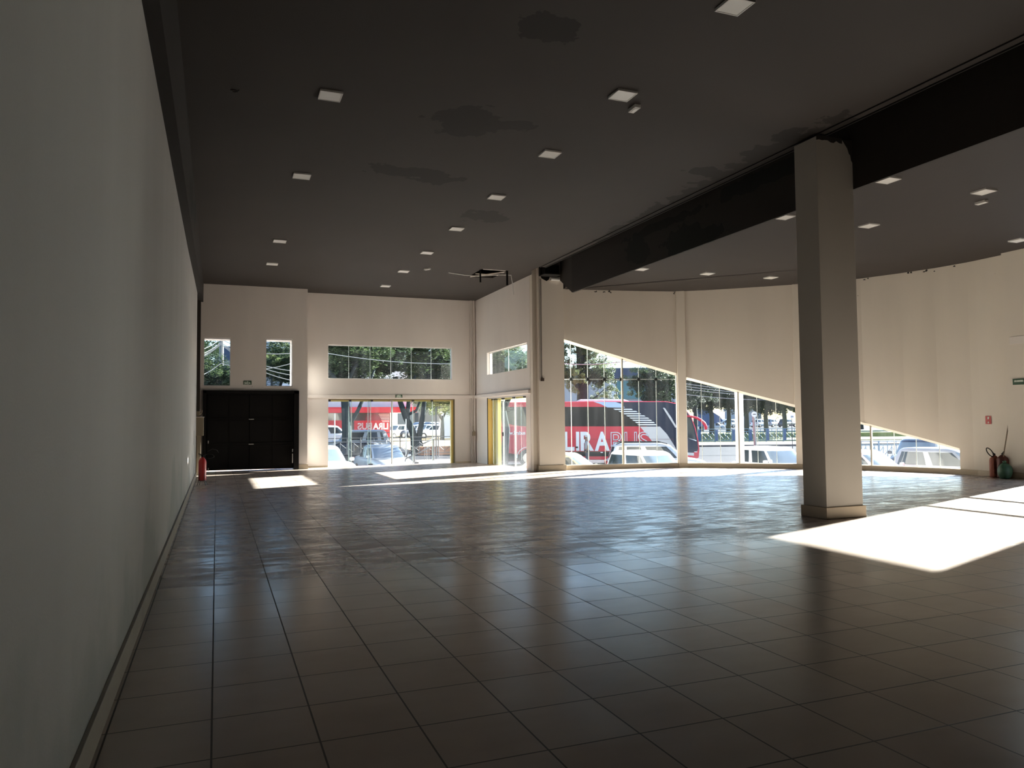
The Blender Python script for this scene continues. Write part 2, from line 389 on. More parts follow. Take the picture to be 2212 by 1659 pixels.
# left wall, its skirting and the recess behind its end
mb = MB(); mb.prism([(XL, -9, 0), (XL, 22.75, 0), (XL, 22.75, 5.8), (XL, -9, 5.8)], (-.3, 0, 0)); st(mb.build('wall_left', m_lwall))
mb = MB(); mb.box(XL, XL+.025, -9, 22.75, 0, .15); st(mb.build('baseboard_left', M('dull_skirting', (.30, .26, .215), .6, var=.2, scale=2), bevel=.004))  # duller grey-brown than the other skirtings
mb = MB(); mb.box(-1.05, -.95, 22.7, 25.2, 0, 5.8); mb.box(-.95, -.535, 22.75, 22.80, 0, 5.8); st(mb.build('wall_recess', M('dark_recess', (.05, .045, .04), .7)))  # recess surfaces much darker than the left wall
mb = MB(); mb.box(-.66, -.475, 24.55, 24.98, 0, 5.19); st(mb.build('trim_dark_strip', M('dark_strip', (.035, .028, .024), .7)))  # narrow dark strip between the left wall and the gate
# dark fascia along the top of the left wall (its lower edge runs slightly up)
mb = MB()
ys = [(-9, 4.50), (6, 4.55), (10, 4.62), (15.6, 4.78), (20, 5.0), (24.0, 5.17), (25.0, 5.2)]
for (y0, a), (y1, b) in zip(ys[:-1], ys[1:]):
    mb.prism([(-.41, y0, a), (-.41, y1, b), (-.41, y1, H1), (-.41, y0, H1)], (-.125 if y0 < 22 else -.2, 0, 0))
st(mb.build('trim_left_fascia', m_beam))

# back wall pieces
fy = lambda y: (lambda u, d, z: (u, y+d, z))
GY, BY = 25.0, 25.7
grid_wall('wall_back_gate', fy(GY), [-1.1, 2.70], [0, 5.9], [(-.385, .385, 2.63, 4.11), (1.43, 2.235, 2.63, 4.13), (-.36, 2.36, -.01, 2.47)], .9, m_wall)
grid_wall('wall_back', fy(BY), [2.70, 8.8], [0, 5.9], [(3.44, 7.73, 2.93, 4.06), (3.45, 7.82, -.01, 2.25)], .2, m_wall)
RX = 8.6
fx = lambda x: (lambda u, d, z: (x+d, u, z))
grid_wall('wall_return', fx(RX), [20.62, 25.9], [0, 5.95], [(20.85, 24.45, 3.04, 3.80), (20.97, 24.43, -.01, 2.25)], .2, m_wall)
# ledge over the doors
mb = MB(); mb.box(2.70, RX, BY-.07, BY, 2.28, 2.385); st(mb.build('trim_back_ledge', m_wall, bevel=.008))
mb = MB(); mb.box(RX-.07, RX, 20.62, BY-.07, 2.28, 2.385); st(mb.build('trim_return_ledge', m_wall, bevel=.008))
mb = MB(); mb.box(2.37, 2.72, GY-.025, GY, 0, .15); mb.box(2.70, 2.725, GY, BY, 0, .15); st(mb.build('baseboard_gate', m_base))
mb = MB(); mb.box(2.725, 3.43, BY-.015, BY, 0, .05); mb.box(7.85, RX, BY-.015, BY, 0, .05); st(mb.build('baseboard_back', m_base))
# far column with its stub and near pillar
CYL = 20.30
mb = MB(); mb.box(8.74, 9.56, CYL, 20.95, 0, 6.3); mb.box(8.605, 8.739, 20.43, 20.64, 0, 6.3)
st(mb.build('column_far', m_wallc))
mb = MB(); mb.box(8.70, 9.58, CYL-.035, 20.9, 0, .17); st(mb.build('baseboard_column_far', m_base, bevel=.006))
PX0, PX1, PY0, PY1 = 8.36, 9.06, 8.79, 9.26
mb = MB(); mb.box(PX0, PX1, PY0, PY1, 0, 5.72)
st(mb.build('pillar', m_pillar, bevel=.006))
mb = MB(); mb.box(PX0-.03, PX1+.03, PY0-.03, PY1+.03, 0, .17); st(mb.build('baseboard_pillar', m_base, bevel=.006))

# ceilings and the beam between them
mb = MB()
hx0, hx1, hy0, hy1 = 6.95, 7.72, 20.15, 21.35
def slab(x0, x1, y0, y1): mb.box(x0, x1, y0, y1, H1, H1+.08)
slab(-.6, hx0, -9, 26); slab(hx1, 8.38, -9, 26); slab(hx0, hx1, -9, hy0); slab(hx0, hx1, hy1, 26); slab(8.38, 8.585, -9, 19.35); slab(8.38, 8.75, 20.46, 26); mb.prism([(8.38, 19.92, H1), (8.60, 20.46, H1), (8.38, 20.46, H1)], (0, 0, .08))
mb.box(-.6, 9.2, -9, 26, 6.35, 6.45)
st(mb.build('ceiling', m_ceil))
mb = MB(); mb.box(8.555, 8.575, -9, 19.35, H1-.022, H1); mb.box(8.40, 8.415, -9, 19.35, H1-.02, H1)
st(mb.build('trim_ceiling_groove', M('trim_black', (.012, .01, .01), .6)))
mb = MB(); mb.prism([(9.07, -9, HB), (9.07, 18.7, HB), (9.07, 18.7, 6.35), (9.07, -9, 6.35)], (.05, 0, 0))
mb.prism([(9.07, 18.7, HB), (9.42, 20.22, 5.60), (9.42, 20.22, 6.35), (9.07, 18.7, 6.35)], (.05, -.01, 0))
mb.box(8.77, 9.58, 20.24, 20.295, 5.70, 6.35)
mb.box(8.585, 9.07, -9, 20.9, 6.02, 6.1)
st(mb.build('beam', m_beam))
mb = MB()
ol = [(9.12, 18.7), (9.12, -9), (17.72, -9), (17.72, 12.4)] + [tuple(pl(PS[-1]-PS[-1]*i/30, .15)) for i in range(31)] + [(9.62, 20.7), (9.62, 20.3)]
mb.prism([(x, y, H2) for x, y in ol], (0, 0, .15)); st(mb.build('ceiling_right', m_ceil2))
# roof slab outside over everything so no daylight leaks in
mb = MB(); mb.prism([(x, y, 6.5) for x, y in [(-1.4, -9.3), (17.78, -9.3), (17.78, 12.4)] + [tuple(pl(PS[-1]-PS[-1]*i/12, .2)) for i in range(13)] + [(9.2, 20.8), (8.8, 26.0), (-1.4, 26.0)]], (0, 0, .2))
mb.box(9.62, 9.75, 20.3, 21, 5.56, 6.5); mb.box(-.85, -.75, -9, 26, 5.7, 6.5); mb.box(RX, RX+.2, 20.6, 25.95, 5.8, 6.5); mb.box(-.6, 8.8, 25.7, 25.9, 5.8, 6.5)
mb.box(8.8, 9.56, 20.75, 20.95, 5.9, 6.5)
st(mb.build('ceiling_roof_slab', m_concrete))
# paint run where the pillar head meets the beam: ragged dark overlap
random.seed(3)
mb = MB()
edge = [(PX0+.50, 5.72), (PX0+.52, 5.70), (PX0+.55, 5.66), (PX0+.60, 5.60), (PX0+.63, 5.52), (PX0+.655, 5.50), (PX0+.67, 5.42), (PX0+.70, 5.38), (PX1+.002, 5.30), (PX1+.002, 5.74)]
mb.prism([(x, PY0-.004, z) for x, z in edge], (0, .003, 0))
e2 = [(PX0, 5.74)] + [(PX0+.5*i/9, 5.68+random.uniform(-.03, .015)) for i in range(10)] + [(PX0+.5, 5.74)]
mb.prism([(x, PY0-.004, z) for x, z in e2], (0, .003, 0))
st(mb.build('trim_pillar_head_paint', m_beam))

# curved front wall: sloping window heads
UL, UP1, UP1R, UP2, UP2R = 1214.6, 1463.5, 1484.5, 1720, 1733
S = {u: s_of(u) for u in (1214.6, 1463.5, 1484.5, 1720, 1733, 1858, 2072.5)}
def hit_z(u, v):
    s = S.get(u, None) or s_of(u); p = pl(s); d = ray(u, v); t = math.hypot(p.x, p.y)/math.hypot(d.x, d.y); return EYE+d.z*t
w1 = (S[UL]+.0, S[UP1], 3.92, 2.88); w2 = (S[UP1R], S[UP2], 2.76, 1.86); w3 = (S[UP2R]+.0, S[2072.5], 1.78, .66)
SILL = .125
def head(w, s): return w[2]+(w[3]-w[2])*(s-w[0])/(w[1]-w[0])
mb = MB()
ss = sorted(set([0, PS[-1]] + [PS[-1]*i/60 for i in range(61)] + [w[k] for w in (w1, w2, w3) for k in (0, 1)]))
TH = .18
def V(s, d, z): p = pl(s, d); return (p.x, p.y, z)
for a, b in zip(ss[:-1], ss[1:]):
    if b-a < 1e-5: continue
    mid = (a+b)/2; w = next((w for w in (w1, w2, w3) if w[0] < mid < w[1]), None)
    strips = [(0, 0, H2+.1, H2+.1)] if w is None else [(0, 0, SILL, SILL), (head(w, a), head(w, b), H2+.1, H2+.1)]
    for (a0, b0, a1, b1) in strips:
        for d in (0, TH): mb.quad(V(a, d, a0), V(b, d, b0), V(b, d, b1), V(a, d, a1))
        mb.quad(V(a, 0, a0), V(b, 0, b0), V(b, TH, b0), V(a, TH, a0)); mb.quad(V(a, 0, a1), V(b, 0, b1), V(b, TH, b1), V(a, TH, a1))
for w in (w1, w2, w3):
    for s in (w[0], w[1]): mb.quad(V(s, 0, SILL), V(s, TH, SILL), V(s, TH, head(w, s)), V(s, 0, head(w, s)))
st(mb.build('wall_curved', m_wallc))
mb = MB()
n = 40
for i in range(n):
    a, b = PS[-1]*i/n, PS[-1]*(i+1)/n
    mb.prism([V(a, -.03, 0), V(b, -.03, 0), V(b, .0, 0), V(a, .0, 0)], (0, 0, .135))
st(mb.build('baseboard_curved', m_base))
mb = MB(); random.seed(9)       # chipped paint under the right ceiling
for u, n_ in ((1291, 2), (1305, 2), (1321, 3), (1462, 2), (1879, 2), (1976, 3), (2009, 3), (2031, 2), (2076, 1)):
    s_ = s_of(u)
    for k in range(n_):
        a = s_+random.uniform(-.05, .08); z = H2-random.uniform(.03, .09); w_ = random.uniform(.03, .08); h_ = random.uniform(.02, .04)
        mb.prism([V(a, -.004, z), V(a+w_, -.004, z-.01), V(a+w_*.8, -.004, z+h_), V(a+w_*.2, -.004, z+h_*.8)], Vector((*(pl(a, .002)-pl(a, -.004)), 0)))
st(mb.build('trim_chips', m_beam))
def pilaster(name, s0, s1, dep=.13):
    mb = MB(); mb.prism([V(s0, -dep, 0), V(s1, -dep, 0), V(s1, .2, 0), V(s0, .2, 0)], (0, 0, H2+.02)); st(mb.build(name, m_wallc, bevel=.005))
    mb = MB(); mb.prism([V(s0-.01, -dep-.025, 0), V(s1+.01, -dep-.025, 0), V(s1+.01, .0, 0), V(s0-.01, .0, 0)], (0, 0, .14)); st(mb.build('baseboard_'+name, m_base))
pilaster('column_front', S[UP1]+.03, S[UP1R]-.0, .05); pilaster('column_front_second', S[UP2], S[UP2]+.34, .05)

# right wall (mostly outside the frame) with its tall glazed opening
OPN = (9.32, 11.80, 0.0, 5.38)
grid_wall('wall_right', fx(17.60), [-9, 12.42], [0, 5.5], [OPN], .14, m_wallc)
mb = MB(); mb.box(17.60, 17.98, 12.42, 12.63, 0, 5.5); st(mb.build('wall_right_return', m_wallc))
mb = MB(); mb.box(17.575, 17.60, -9, 9.3, 0, .15); mb.box(17.575, 17.60, 11.9, 12.63, 0, .15); st(mb.build('baseboard_right', m_base))
mb = MB(); mb.box(-1.4, 17.75, -9.2, -9.0, 0, 6.5); st(mb.build('wall_rear', M('dark_rear_wall', (.10, .095, .09), .8)))
mb = MB(); mb.box(17.588, 17.60, 11.84, 12.50, 3.18, 3.36); st(mb.build('trim_right_panel', m_wall, bevel=.004))

# ------------------------------------------------------------------ windows and glass doors
def pane_window(name, axis, pos, a0, a1, z0, z1, joints, gmat, depth=.09, frame=.03, topbar=False):
    """axis 'y': plane y=pos, running in x; axis 'x': plane x=pos running in y"""
    w = stE(name)
    def B(mb, u0, u1, d0, d1, zz0, zz1):
        if axis == 'y': mb.box(u0, u1, pos+d0, pos+d1, zz0, zz1)
        else: mb.box(pos+d0, pos+d1, u0, u1, zz0, zz1)
    mb = MB(); B(mb, a0+.005, a1-.005, depth, depth+.008, z0+.01, z1-.01); mb.build('glass', gmat, w)
    mb = MB()
    B(mb, a0, a1, depth-.02, depth+.03, z0, z0+frame*.6); B(mb, a0, a1, depth-.02, depth+.03, z1-frame*.8, z1)
    B(mb, a0, a0+frame*.5, depth-.02, depth+.03, z0, z1); B(mb, a1-frame*.5, a1, depth-.02, depth+.03, z0, z1)
    mb.build('frame', m_alu, w)
    if joints:
        mb = MB()
        for j in joints: B(mb, j-.007, j+.007, depth-.004, depth+.012, z0+.01, z1-.01)
        mb.build('pane_joint', m_edge, w)
    return w
X = lambda u, y: ony(u, 900, y).x
pane_window('window_1', 'y', GY, -.385, .385, 2.63, 4.11, [], m_glassU)
pane_window('window_2', 'y', GY, 1.43, 2.235, 2.63, 4.13, [], m_glassU)
pane_window('window_3', 'y', BY, 3.44, 7.73, 2.93, 4.06, [X(u, BY) for u in (754, 800.6, 845.6, 890, 933)], m_glassU)
def Yx(u, x=RX):
    d = ray(u, 900); return d.y/d.x*x
pane_window('window_4', 'x', RX, 20.85, 24.45, 3.04, 3.80, [Yx(1092), ], m_glassU, depth=.12)
# back glass door: sliding panels
d2 = stE('door_2')
mb = MB()
pj = [X(u, BY) for u in (709, 760, 802, 849, 893, 936, 976)]
for i in range(6):
    off = .06 + .035*(i % 3)
    mb = MB(); mb.box(pj[i]-(.09 if i in (1, 2) else 0), pj[i+1], BY+off, BY+off+.008, .03, 2.20); mb.build('glass_panel', m_glassD, d2)
    mb = MB()
    for e in (pj[i]-(.09 if i in (1, 2) else 0), pj[i+1]): mb.box(e-.008, e+.008, BY+off-.003, BY+off+.012, .03, 2.2)
    mb.build('panel_edge', m_edge, d2)
for u in (712, 757, 804, 846, 893, 934):
    x = X(u, BY); mb = MB(); mb.box(x-.04, x+.04, BY+.03, BY+.09, 2.165, 2.225); mb.build('roller', m_darkmetal if u != 846 else m_alu, d2)
mb = MB(); mb.box(X(846, BY)-.008, X(846, BY)+.02, BY+.03, BY+.06, .03, 2.2); mb.build('closing_profile', m_alu, d2)
for u in (801, 900): x = X(u, BY); mb = MB(); mb.box(x-.07, x+.07, BY+.02, BY+.09, .03, .06); mb.build('floor_stop', m_rubber, d2)
mb = MB(); mb.box(3.45, 7.82, BY+.02, BY+.12, 2.215, 2.25); mb.build('track', M('bronze_track', (.20, .15, .09), .5, metal=.4), d2)
mb = MB(); mb.box(7.72, 7.80, BY+.10, BY+.24, 0, 2.25); mb.box(3.45, 7.80, BY+.14, BY+.24, 2.17, 2.25); mb.build('yellow_frame', m_yellow, d2)
mb = MB(); mb.box(7.80, 7.82, BY-.01, BY+.1, 0, 2.25); mb.build('jamb', M('brown_jamb', (.12, .09, .05), .6), d2)
# return-wall glass door
d3 = stE('door_3')
yj = [Yx(u) for u in (1062, 1083, 1106, 1129.5)]
for i in range(3):
    off = .05+.035*i
    mb = MB(); mb.box(RX+off, RX+off+.008, yj[i+1], yj[i]+(.05 if i else 0), .03, 2.2); mb.build('glass_panel', m_glassD, d3)
    mb = MB(); mb.box(RX+off-.003, RX+off+.012, yj[i+1]-.008, yj[i+1]+.008, .03, 2.2); mb.box(RX+off-.003, RX+off+.012, yj[i]-.008, yj[i]+.008, .03, 2.2); mb.build('panel_edge', m_edge, d3)
    mb = MB(); mb.box(RX+.03, RX+.1, yj[i+1]-.05, yj[i+1]+.05, 2.165, 2.225); mb.build('roller', m_darkmetal, d3)
mb = MB(); mb.box(RX+.03, RX+.06, yj[1]-.03, yj[1]+.03, .98, 1.1); mb.build('lock', m_darkmetal, d3)
mb = MB(); mb.box(RX+.02, RX+.12, 20.97, 24.43, 2.215, 2.25); mb.build('track', m_alu, d3)
mb = MB(); mb.box(RX+.015, RX+.30, 24.41, 24.43, 0, 2.25); mb.box(RX+.14, RX+.26, 23.8, 24.41, 0, 2.25); mb.box(RX+.14, RX+.26, 20.97, 24.43, 2.17, 2.25); mb.build('yellow_frame', m_yellow, d3)
mb = MB(); mb.box(RX-.01, RX+.012, 24.425, 24.45, 0, 2.25); mb.build('jamb', M('dark_jamb', (.05, .045, .04), .6), d3)

m_splay = M('bounce_lit_cream', (.88, .82, .72), .6, var=.03)  # paler than the wall, standing in for sun bounced off the floor
# curved window panes
def curved_window(name, w, us_joint, us_thick, zbar=None, ufit=()):
    o = stE(name); D = .10
    js = [w[0]] + [s_of(u) for u in sorted(us_joint+us_thick)] + [w[1]]
    mb = MB()
    for a, b in zip(js[:-1], js[1:]):
        mb.prism([V(a+.004, D, SILL+.01), V(b-.004, D, SILL+.01), V(b-.004, D, head(w, b)-.005), V(a+.004, D, head(w, a)-.005)], Vector((*(pl(a, D+.008)-pl(a, D)), 0)))
    mb.build('glass', m_glass, o)
    mb = MB()
    for u in us_joint:
        s = s_of(u); mb.prism([V(s-.008, D-.004, SILL+.01), V(s+.008, D-.004, SILL+.01), V(s+.008, D+.012, SILL+.01), V(s-.008, D+.012, SILL+.01)], (0, 0, head(w, s)-SILL-.02))
    if zbar:
        for i in range(12):
            a = w[0]+(w[1]-w[0])*i/12; b = w[0]+(w[1]-w[0])*(i+1)/12
            mb.prism([V(a, D-.003, zbar-.008), V(b, D-.003, zbar-.008), V(b, D-.003, zbar+.008), V(a, D-.003, zbar+.008)], Vector((*(pl(a, D+.011)-pl(a, D-.003)), 0)))
    mb.build('pane_joint', m_edge, o)
    mb = MB()
    for u in us_thick:
        s = s_of(u); mb.prism([V(s-.022, D-.05, SILL+.0), V(s+.022, D-.05, SILL), V(s+.022, D+.05, SILL), V(s-.022, D+.05, SILL)], (0, 0, head(w, s)-SILL-.005))
    if us_thick: mb.build('mullion', M('painted_steel_mullion', (.45, .42, .36), .5), o)
    mb = MB()
    for i in range(12):
        a = w[0]+(w[1]-w[0])*i/12; b = w[0]+(w[1]-w[0])*(i+1)/12
        for z0, z1, f in ((SILL, SILL+.02, 0), (-.025, 0, 1)):
            za = head(w, a)+z0 if f else z0; zb = head(w, b)+z0 if f else z0
            mb.prism([V(a, D-.02, za), V(b, D-.02, zb), V(b, D-.02, zb+(z1-z0)), V(a, D-.02, za+(z1-z0))], Vector((*(pl(a, D+.03)-pl(a, D-.02)), 0)))
    mb.build('frame', m_alu, o)
    mb = MB()       # splayed cream head of the opening, dropping towards the glass
    for i in range(16):
        a = w[0]+(w[1]-w[0])*i/16; b = w[0]+(w[1]-w[0])*(i+1)/16
        A_, B_ = Vector((*pl(a), 0)), Vector((*pl(b), 0)); da = Vector((*(pl(a, D-.005)-pl(a)), 0)); db = Vector((*(pl(b, D-.005)-pl(b)), 0)); za, zb = head(w, a), head(w, b)
        up = Vector((0, 0, 1))
        mb.loft([[A_+up*(za-.0), A_+da+up*(za-.075), A_+da+up*(za+.0)], [B_+up*(zb-.0), B_+db+up*(zb-.075), B_+db+up*(zb+.0)]])
    mb.build('splayed_head', m_splay, o)
    for u in ufit:
        s = s_of(u); mb = MB(); mb.prism([V(s-.048, D-.02, zbar-.048), V(s+.048, D-.02, zbar-.048), V(s+.048, D-.02, zbar+.048), V(s-.048, D-.02, zbar+.048)], Vector((*(pl(s, D+.03)-pl(s, D-.02)), 0)))
        mb.build('glass_clamp', m_dkfit, o, bevel=.006)
    return o
curved_window('window_5', w1, [1237, 1273, 1310, 1384, 1421], [1348], 2.70, (1237, 1273, 1310, 1346, 1384, 1421))
curved_window('window_6', w2, [1517, 1556, 1636, 1677], [1597])
curved_window('window_7', w3, [1928, 1976, 2025], [1880])
# tall glazing in the right wall (just outside the frame)
w8 = stE('window_8')
mb = MB(); mb.box(17.65, 17.658, 9.33, 11.79, .02, 5.37); mb.build('glass', glass_mat('clear_glass', dust=.05), w8)
mb = MB()
for z in (2.3, 3.15): mb.box(17.63, 17.68, 9.33, 11.79, z-.04, z+.04)
mb.box(17.63, 17.68, 9.33, 9.36, 0, 5.37); mb.box(17.63, 17.68, 11.76, 11.79, 0, 5.37); mb.build('frame', m_alu, w8)

# ------------------------------------------------------------------ gate
d1 = stE('door_1')
mb = MB()
mb.box(-.40, -.30, GY-.12, GY+.3, 0, 2.49); mb.box(2.28, 2.43, GY-.12, GY+.3, 0, 2.49); mb.box(-.40, 2.43, GY-.12, GY+.3, 2.40, 2.49); mb.build('frame', m_black, d1)
mb = MB()
mb.box(-.30, 2.28, GY+.18, GY+.22, .03, 2.40)
for i in range(4):
    for j in range(3):
        mb.box(-.27+i*.64, .31+i*.64, GY+.16, GY+.19, .08+j*.78, .78+j*.78)
mb.build('panel', m_black, d1)
mb = MB()
for z in (.84, 1.62): mb.box(-.30, 2.28, GY+.13, GY+.18, z-.025, z+.025)
mb.box(.97, 1.03, GY+.13, GY+.18, .03, 2.4); mb.build('rail', m_black, d1)
for (u, v) in ((543, 905.7), (542.5, 959.5)):
    p = ony(u, v, GY+.12); mb = MB(); mb.box(p.x-.075, p.x+.075, GY+.10, GY+.135, p.z-.012, p.z+.012); mb.build('handle', m_alu, d1)
for u, v0, v1 in ((450, 952, 958), (450, 1011, 1018), (632, 970, 976), (632, 980, 1000)):
    a = ony(u, v0, GY-.125); b = ony(u, v1, GY-.125); mb = MB(); mb.box(a.x-.012, a.x+.012, GY-.135, GY-.12, max(.01, b.z), a.z); mb.build('light_slit', m_alu, d1)  # small metal strips standing in for slits of light at the gate
mb = MB(); mb.tube([(-.25, GY+.05, .62), (-.12, GY-.02, .70), (.02, GY-.03, .66), (.06, GY+.02, .58)], .006, 6); mb.build('chain', M('grey_chain', (.12, .12, .12), .5), d1)

# ================================================================== CEILING FITTINGS
def make_panel():
    t = thing('ceiling_light', '', 'ceiling light', (0, 0, 0))
    mb = MB(); h = .145
    for a in ((-h, -h+.014, -h, h), (h-.014, h, -h, h), (-h+.014, h-.014, -h, -h+.014), (-h+.014, h-.014, h-.014, h)): mb.box(*a, -.028, 0)
    mb.build('frame', m_white, t)
    mb = MB(); mb.box(-h+.014, h-.014, -h+.014, h-.014, -.024, 0); mb.build('diffuser', m_diff, t)
    return t
proto = make_panel(); first = True
LL = [((4.96, 6.29), 'square white ceiling light cut by the top edge of the photo'), ((4.95, 8.6), 'square white ceiling light beside the small emergency light'),
      ((4.95, 10.95), 'square white ceiling light, third from the camera in the long middle row'), ((4.95, 13.45), 'square white ceiling light right after the dark blotch, fourth in the middle row'),
      ((4.94, 16.0), 'square white ceiling light, fifth from the camera in the middle row'), ((4.94, 18.55), 'square white ceiling light, sixth from the camera in the middle row'),
      ((4.93, 21.1), 'small-looking ceiling light, last but one towards the back glass door'), ((4.93, 23.6), 'farthest ceiling light of the middle row, near the strip window'),
      ((1.35, 9.92), 'nearest white ceiling light of the left row, by the left wall'), ((1.34, 13.40), 'second white ceiling light of the row along the left wall'),
      ((1.35, 18.46), 'third white ceiling light of the row along the left wall'), ((1.36, 21.22), 'farthest ceiling light of the left row, above the black gate')]
LR = [((10.27, 17.03), 'ceiling light beyond the beam, next to the far column'), ((12.3, 17.0), 'ceiling light above the middle of the first sloping window'), ((14.34, 16.92), 'ceiling light above the second sloping window'),
      ((10.25, 11.66), 'ceiling light partly touching the left side of the pillar'), ((12.36, 11.62), 'ceiling light just right of the pillar, lower one'), ((10.27, 9.24), 'ceiling light just right of the pillar, tucked under the beam edge'),
      ((12.40, 9.16), 'ceiling light beside the small emergency light on the right ceiling'), ((16.62, 11.51), 'ceiling light at the right edge of the photo')]
for (x, y), lab in LL:
    o = proto if first else copy_tree(proto); first = False
    o.location = (x, y, H1); o['label'] = lab; o['category'] = 'ceiling light'; o['group'] = 'square lights on the left ceiling'
for (x, y), lab in LR:
    o = copy_tree(proto); o.location = (x, y, H2); o['label'] = lab; o['group'] = 'square lights on the right ceiling'
def emergency(x, y, z, rz, lab):
    t = thing('emergency_light', lab, 'emergency light', (x, y, z), rz, 'small emergency lights')
    mb = MB(); mb.box(-.045, .045, -.10, .10, -.05, 0); mb.build('housing', m_white, t, bevel=.006)
    mb = MB(); mb.box(-.025, .025, -.07, .07, -.056, -.05); mb.build('lens', m_diff, t, bevel=.003)
emergency(5.3, 8.9, H1, 0, 'small white emergency light next to the second middle-row ceiling light')
emergency(5.46, 20.5, H1, .6, 'tiny white emergency light on the far part of the left ceiling')
emergency(12.95, 9.62, H2, 0, 'small white emergency light on the right ceiling')
# open hatch with hanging channels
t = thing('ceiling_hatch', 'broken open hatch in the dark ceiling with strips hanging down', 'hatch', (0, 0, 0))
mb = MB(); mb.tube([(7.0, hy0+.02, H1+.01), (7.68, hy0+.02, H1+.01)], .018, 6); mb.tube([(7.0, hy1-.02, H1+.0), (7.68, hy0+.1, H1-.02)], .018, 6); mb.tube([(7.0, hy1-.5, H1+.0), (7.7, hy0+.7, H1+.0)], .014, 6); mb.build('rim', m_wall, t)
mb = MB(); mb.box(6.93, 6.97, hy0+.1, hy0+.13, H1-.36, H1+.02); mb.build('hanging_strip', m_black, t); mb = MB(); mb.box(7.70, 7.75, hy0, hy0+.03, H1-.42, H1+.02); mb.build('hanging_strip', m_black, t)
mb = MB(); mb.box(7.0, 7.35, hy0+.3, hy0+.8, H1+.25, H1+.28); mb.build('board', M('raw_board', (.55, .36, .2), .8), t)
mb = MB()
pp = [(6.2, 20.9, H1-.01), (6.7, 21.0, H1-.03), (7.1, 20.9, H1-.06), (7.6, 20.6, H1-.04), (7.98, 20.5, H1-.05), (8.02, 20.5, H1-.3), (8.05, 20.48, H1-.62)]
mb.tube(pp, .012, 6)
tag(mb.build('hanging_cable', m_white), 'thin pale cable drooping from the broken ceiling hatch', 'cable')
p = onz(507, 190, H1)
mb = MB(); mb.tube([(p.x+.05*math.cos(a*.7), p.y+.05*math.sin(a*.7), H1-.02-.004*a) for a in range(9)], .008, 6)
tag(mb.build('cable_loop', m_rubber), 'small black cable loop hanging from the left ceiling', 'cable')
# fan-coil box on the far column, pipe roll beside it
t = thing('air_unit', 'black box with a flat tray fixed on top of the far column', 'air unit', (0, 0, 0))
mb = MB(); mb.box(8.84, 9.29, CYL-.34, CYL-.062, 5.74, 6.0); mb.build('body', m_black, t, bevel=.02)
mb = MB(); mb.box(8.80, 9.31, CYL-.38, CYL-.062, 5.70, 5.735); mb.build('tray', m_darkmetal, t, bevel=.006)
mb = MB(); mb.prism([(8.83, CYL-.01, 5.70), (9.12, CYL-.01, 5.70), (9.09, CYL-.01, 5.62), (9.02, CYL-.01, 5.57), (8.95, CYL-.01, 5.60), (8.86, CYL-.01, 5.64)], (0, .008, 0)); mb.build('torn_opening', m_black, t)
mb = MB(); mb.tube([(9.12, CYL-.07, 5.63), (9.40, CYL-.07, 5.63)], .052, 12)
tag(mb.build('pipe_roll', m_white, smooth=False), 'short white roll lying under the black box on the column', 'pipe')
# conduits
t = thing('conduit', 'thin pale conduit running down the far column to a small switch', 'conduit')
mb = MB(); mb.tube([(8.80, CYL-.015, 5.62), (8.80, CYL-.015, 2.69)], .014, 8); mb.build('tube', m_pillar, t)
mb = MB(); mb.tube([(8.83, CYL-.012, 5.62), (8.83, CYL-.012, 2.69)], .010, 8); mb.build('cable', M('brown_cable', (.08, .06, .045), .6), t)
mb = MB(); mb.box(8.79, 8.89, CYL-.05, CYL, 2.62, 2.71); mb.build('switch_box', M('brown_plastic', (.05, .03, .02), .5), t, bevel=.005)
t = thing('downpipe', 'bundle of cream pipes standing in the corner between the back and return walls', 'pipe')
for dx, r in ((-.03, .035), (-.105, .025), (-.16, .02)):
    mb = MB(); mb.tube([(RX+dx-.03, BY-.05, .0), (RX+dx-.03, BY-.05, H1)], r, 10); mb.build('pipe', m_wall, t)
mb = MB(); mb.box(RX-.16, RX-.06, BY-.16, BY-.08, .95, 1.1); mb.tube([(RX-.1, BY-.12, 1.1), (RX-.14, BY-.13, 1.2), (RX-.12, BY-.1, 1.3)], .01, 6); mb.build('socket_box', m_box, t, bevel=.006)

# ================================================================== SIGNS AND WALL THINGS
def exit_sign(name, lab, origin, rot, w, h, lines, mat=m_green, cat='sign', backer=False):
    t = thing(name, lab, cat, origin); t.rotation_euler = rot        # local: x right, z up, -y towards viewer
    mb = MB(); mb.box(-w/2, w/2, -.012, 0, -h/2, h/2); mb.build('plate', mat, t, bevel=.002)
    for s, sz, dz, wd in lines: text_obj('lettering', s, sz, m_signw, t, (0, -.0135, dz), (math.pi/2, 0, 0), depth=.001, width=wd, bold=.004)
    return t
exit_sign('exit_sign', 'green exit sign on the wall above the black gate', (.885, GY-.002, 2.735), (0, 0, 0), .24, .125, [('SAÍDA', .11, 0, .19)])
exit_sign('exit_sign', 'green exit sign on the ledge above the back glass door', (5.81, BY-.075, 2.345), (0, 0, 0), .24, .105, [('SAÍDA', .06, .018, .16), ('EMERGÊNCIA', .03, -.03, .19)])
exit_sign('door_sign', 'dark green notice on the wall at the right edge of the photo', (17.585, 12.30, 2.285), (0, 0, -math.pi/2), .30, .14, [('SAÍDA DE EMERGÊNCIA', .05, .02, .22), ('', .03, 0, None)][:1])
t = thing('extinguisher_sign', 'small red sign with white symbols on the curved wall', 'sign')
s = s_of(2137.5); p = pl(s, -.006); q = pl(s+.05, -.006); ang = math.atan2(q.y-p.y, q.x-p.x)
t.location = (p.x, p.y, 1.385); t.rotation_euler = (0, 0, ang)
mb = MB(); mb.box(-.075, .075, -.004, 0, -.10, .10); mb.build('plate', m_red, t)
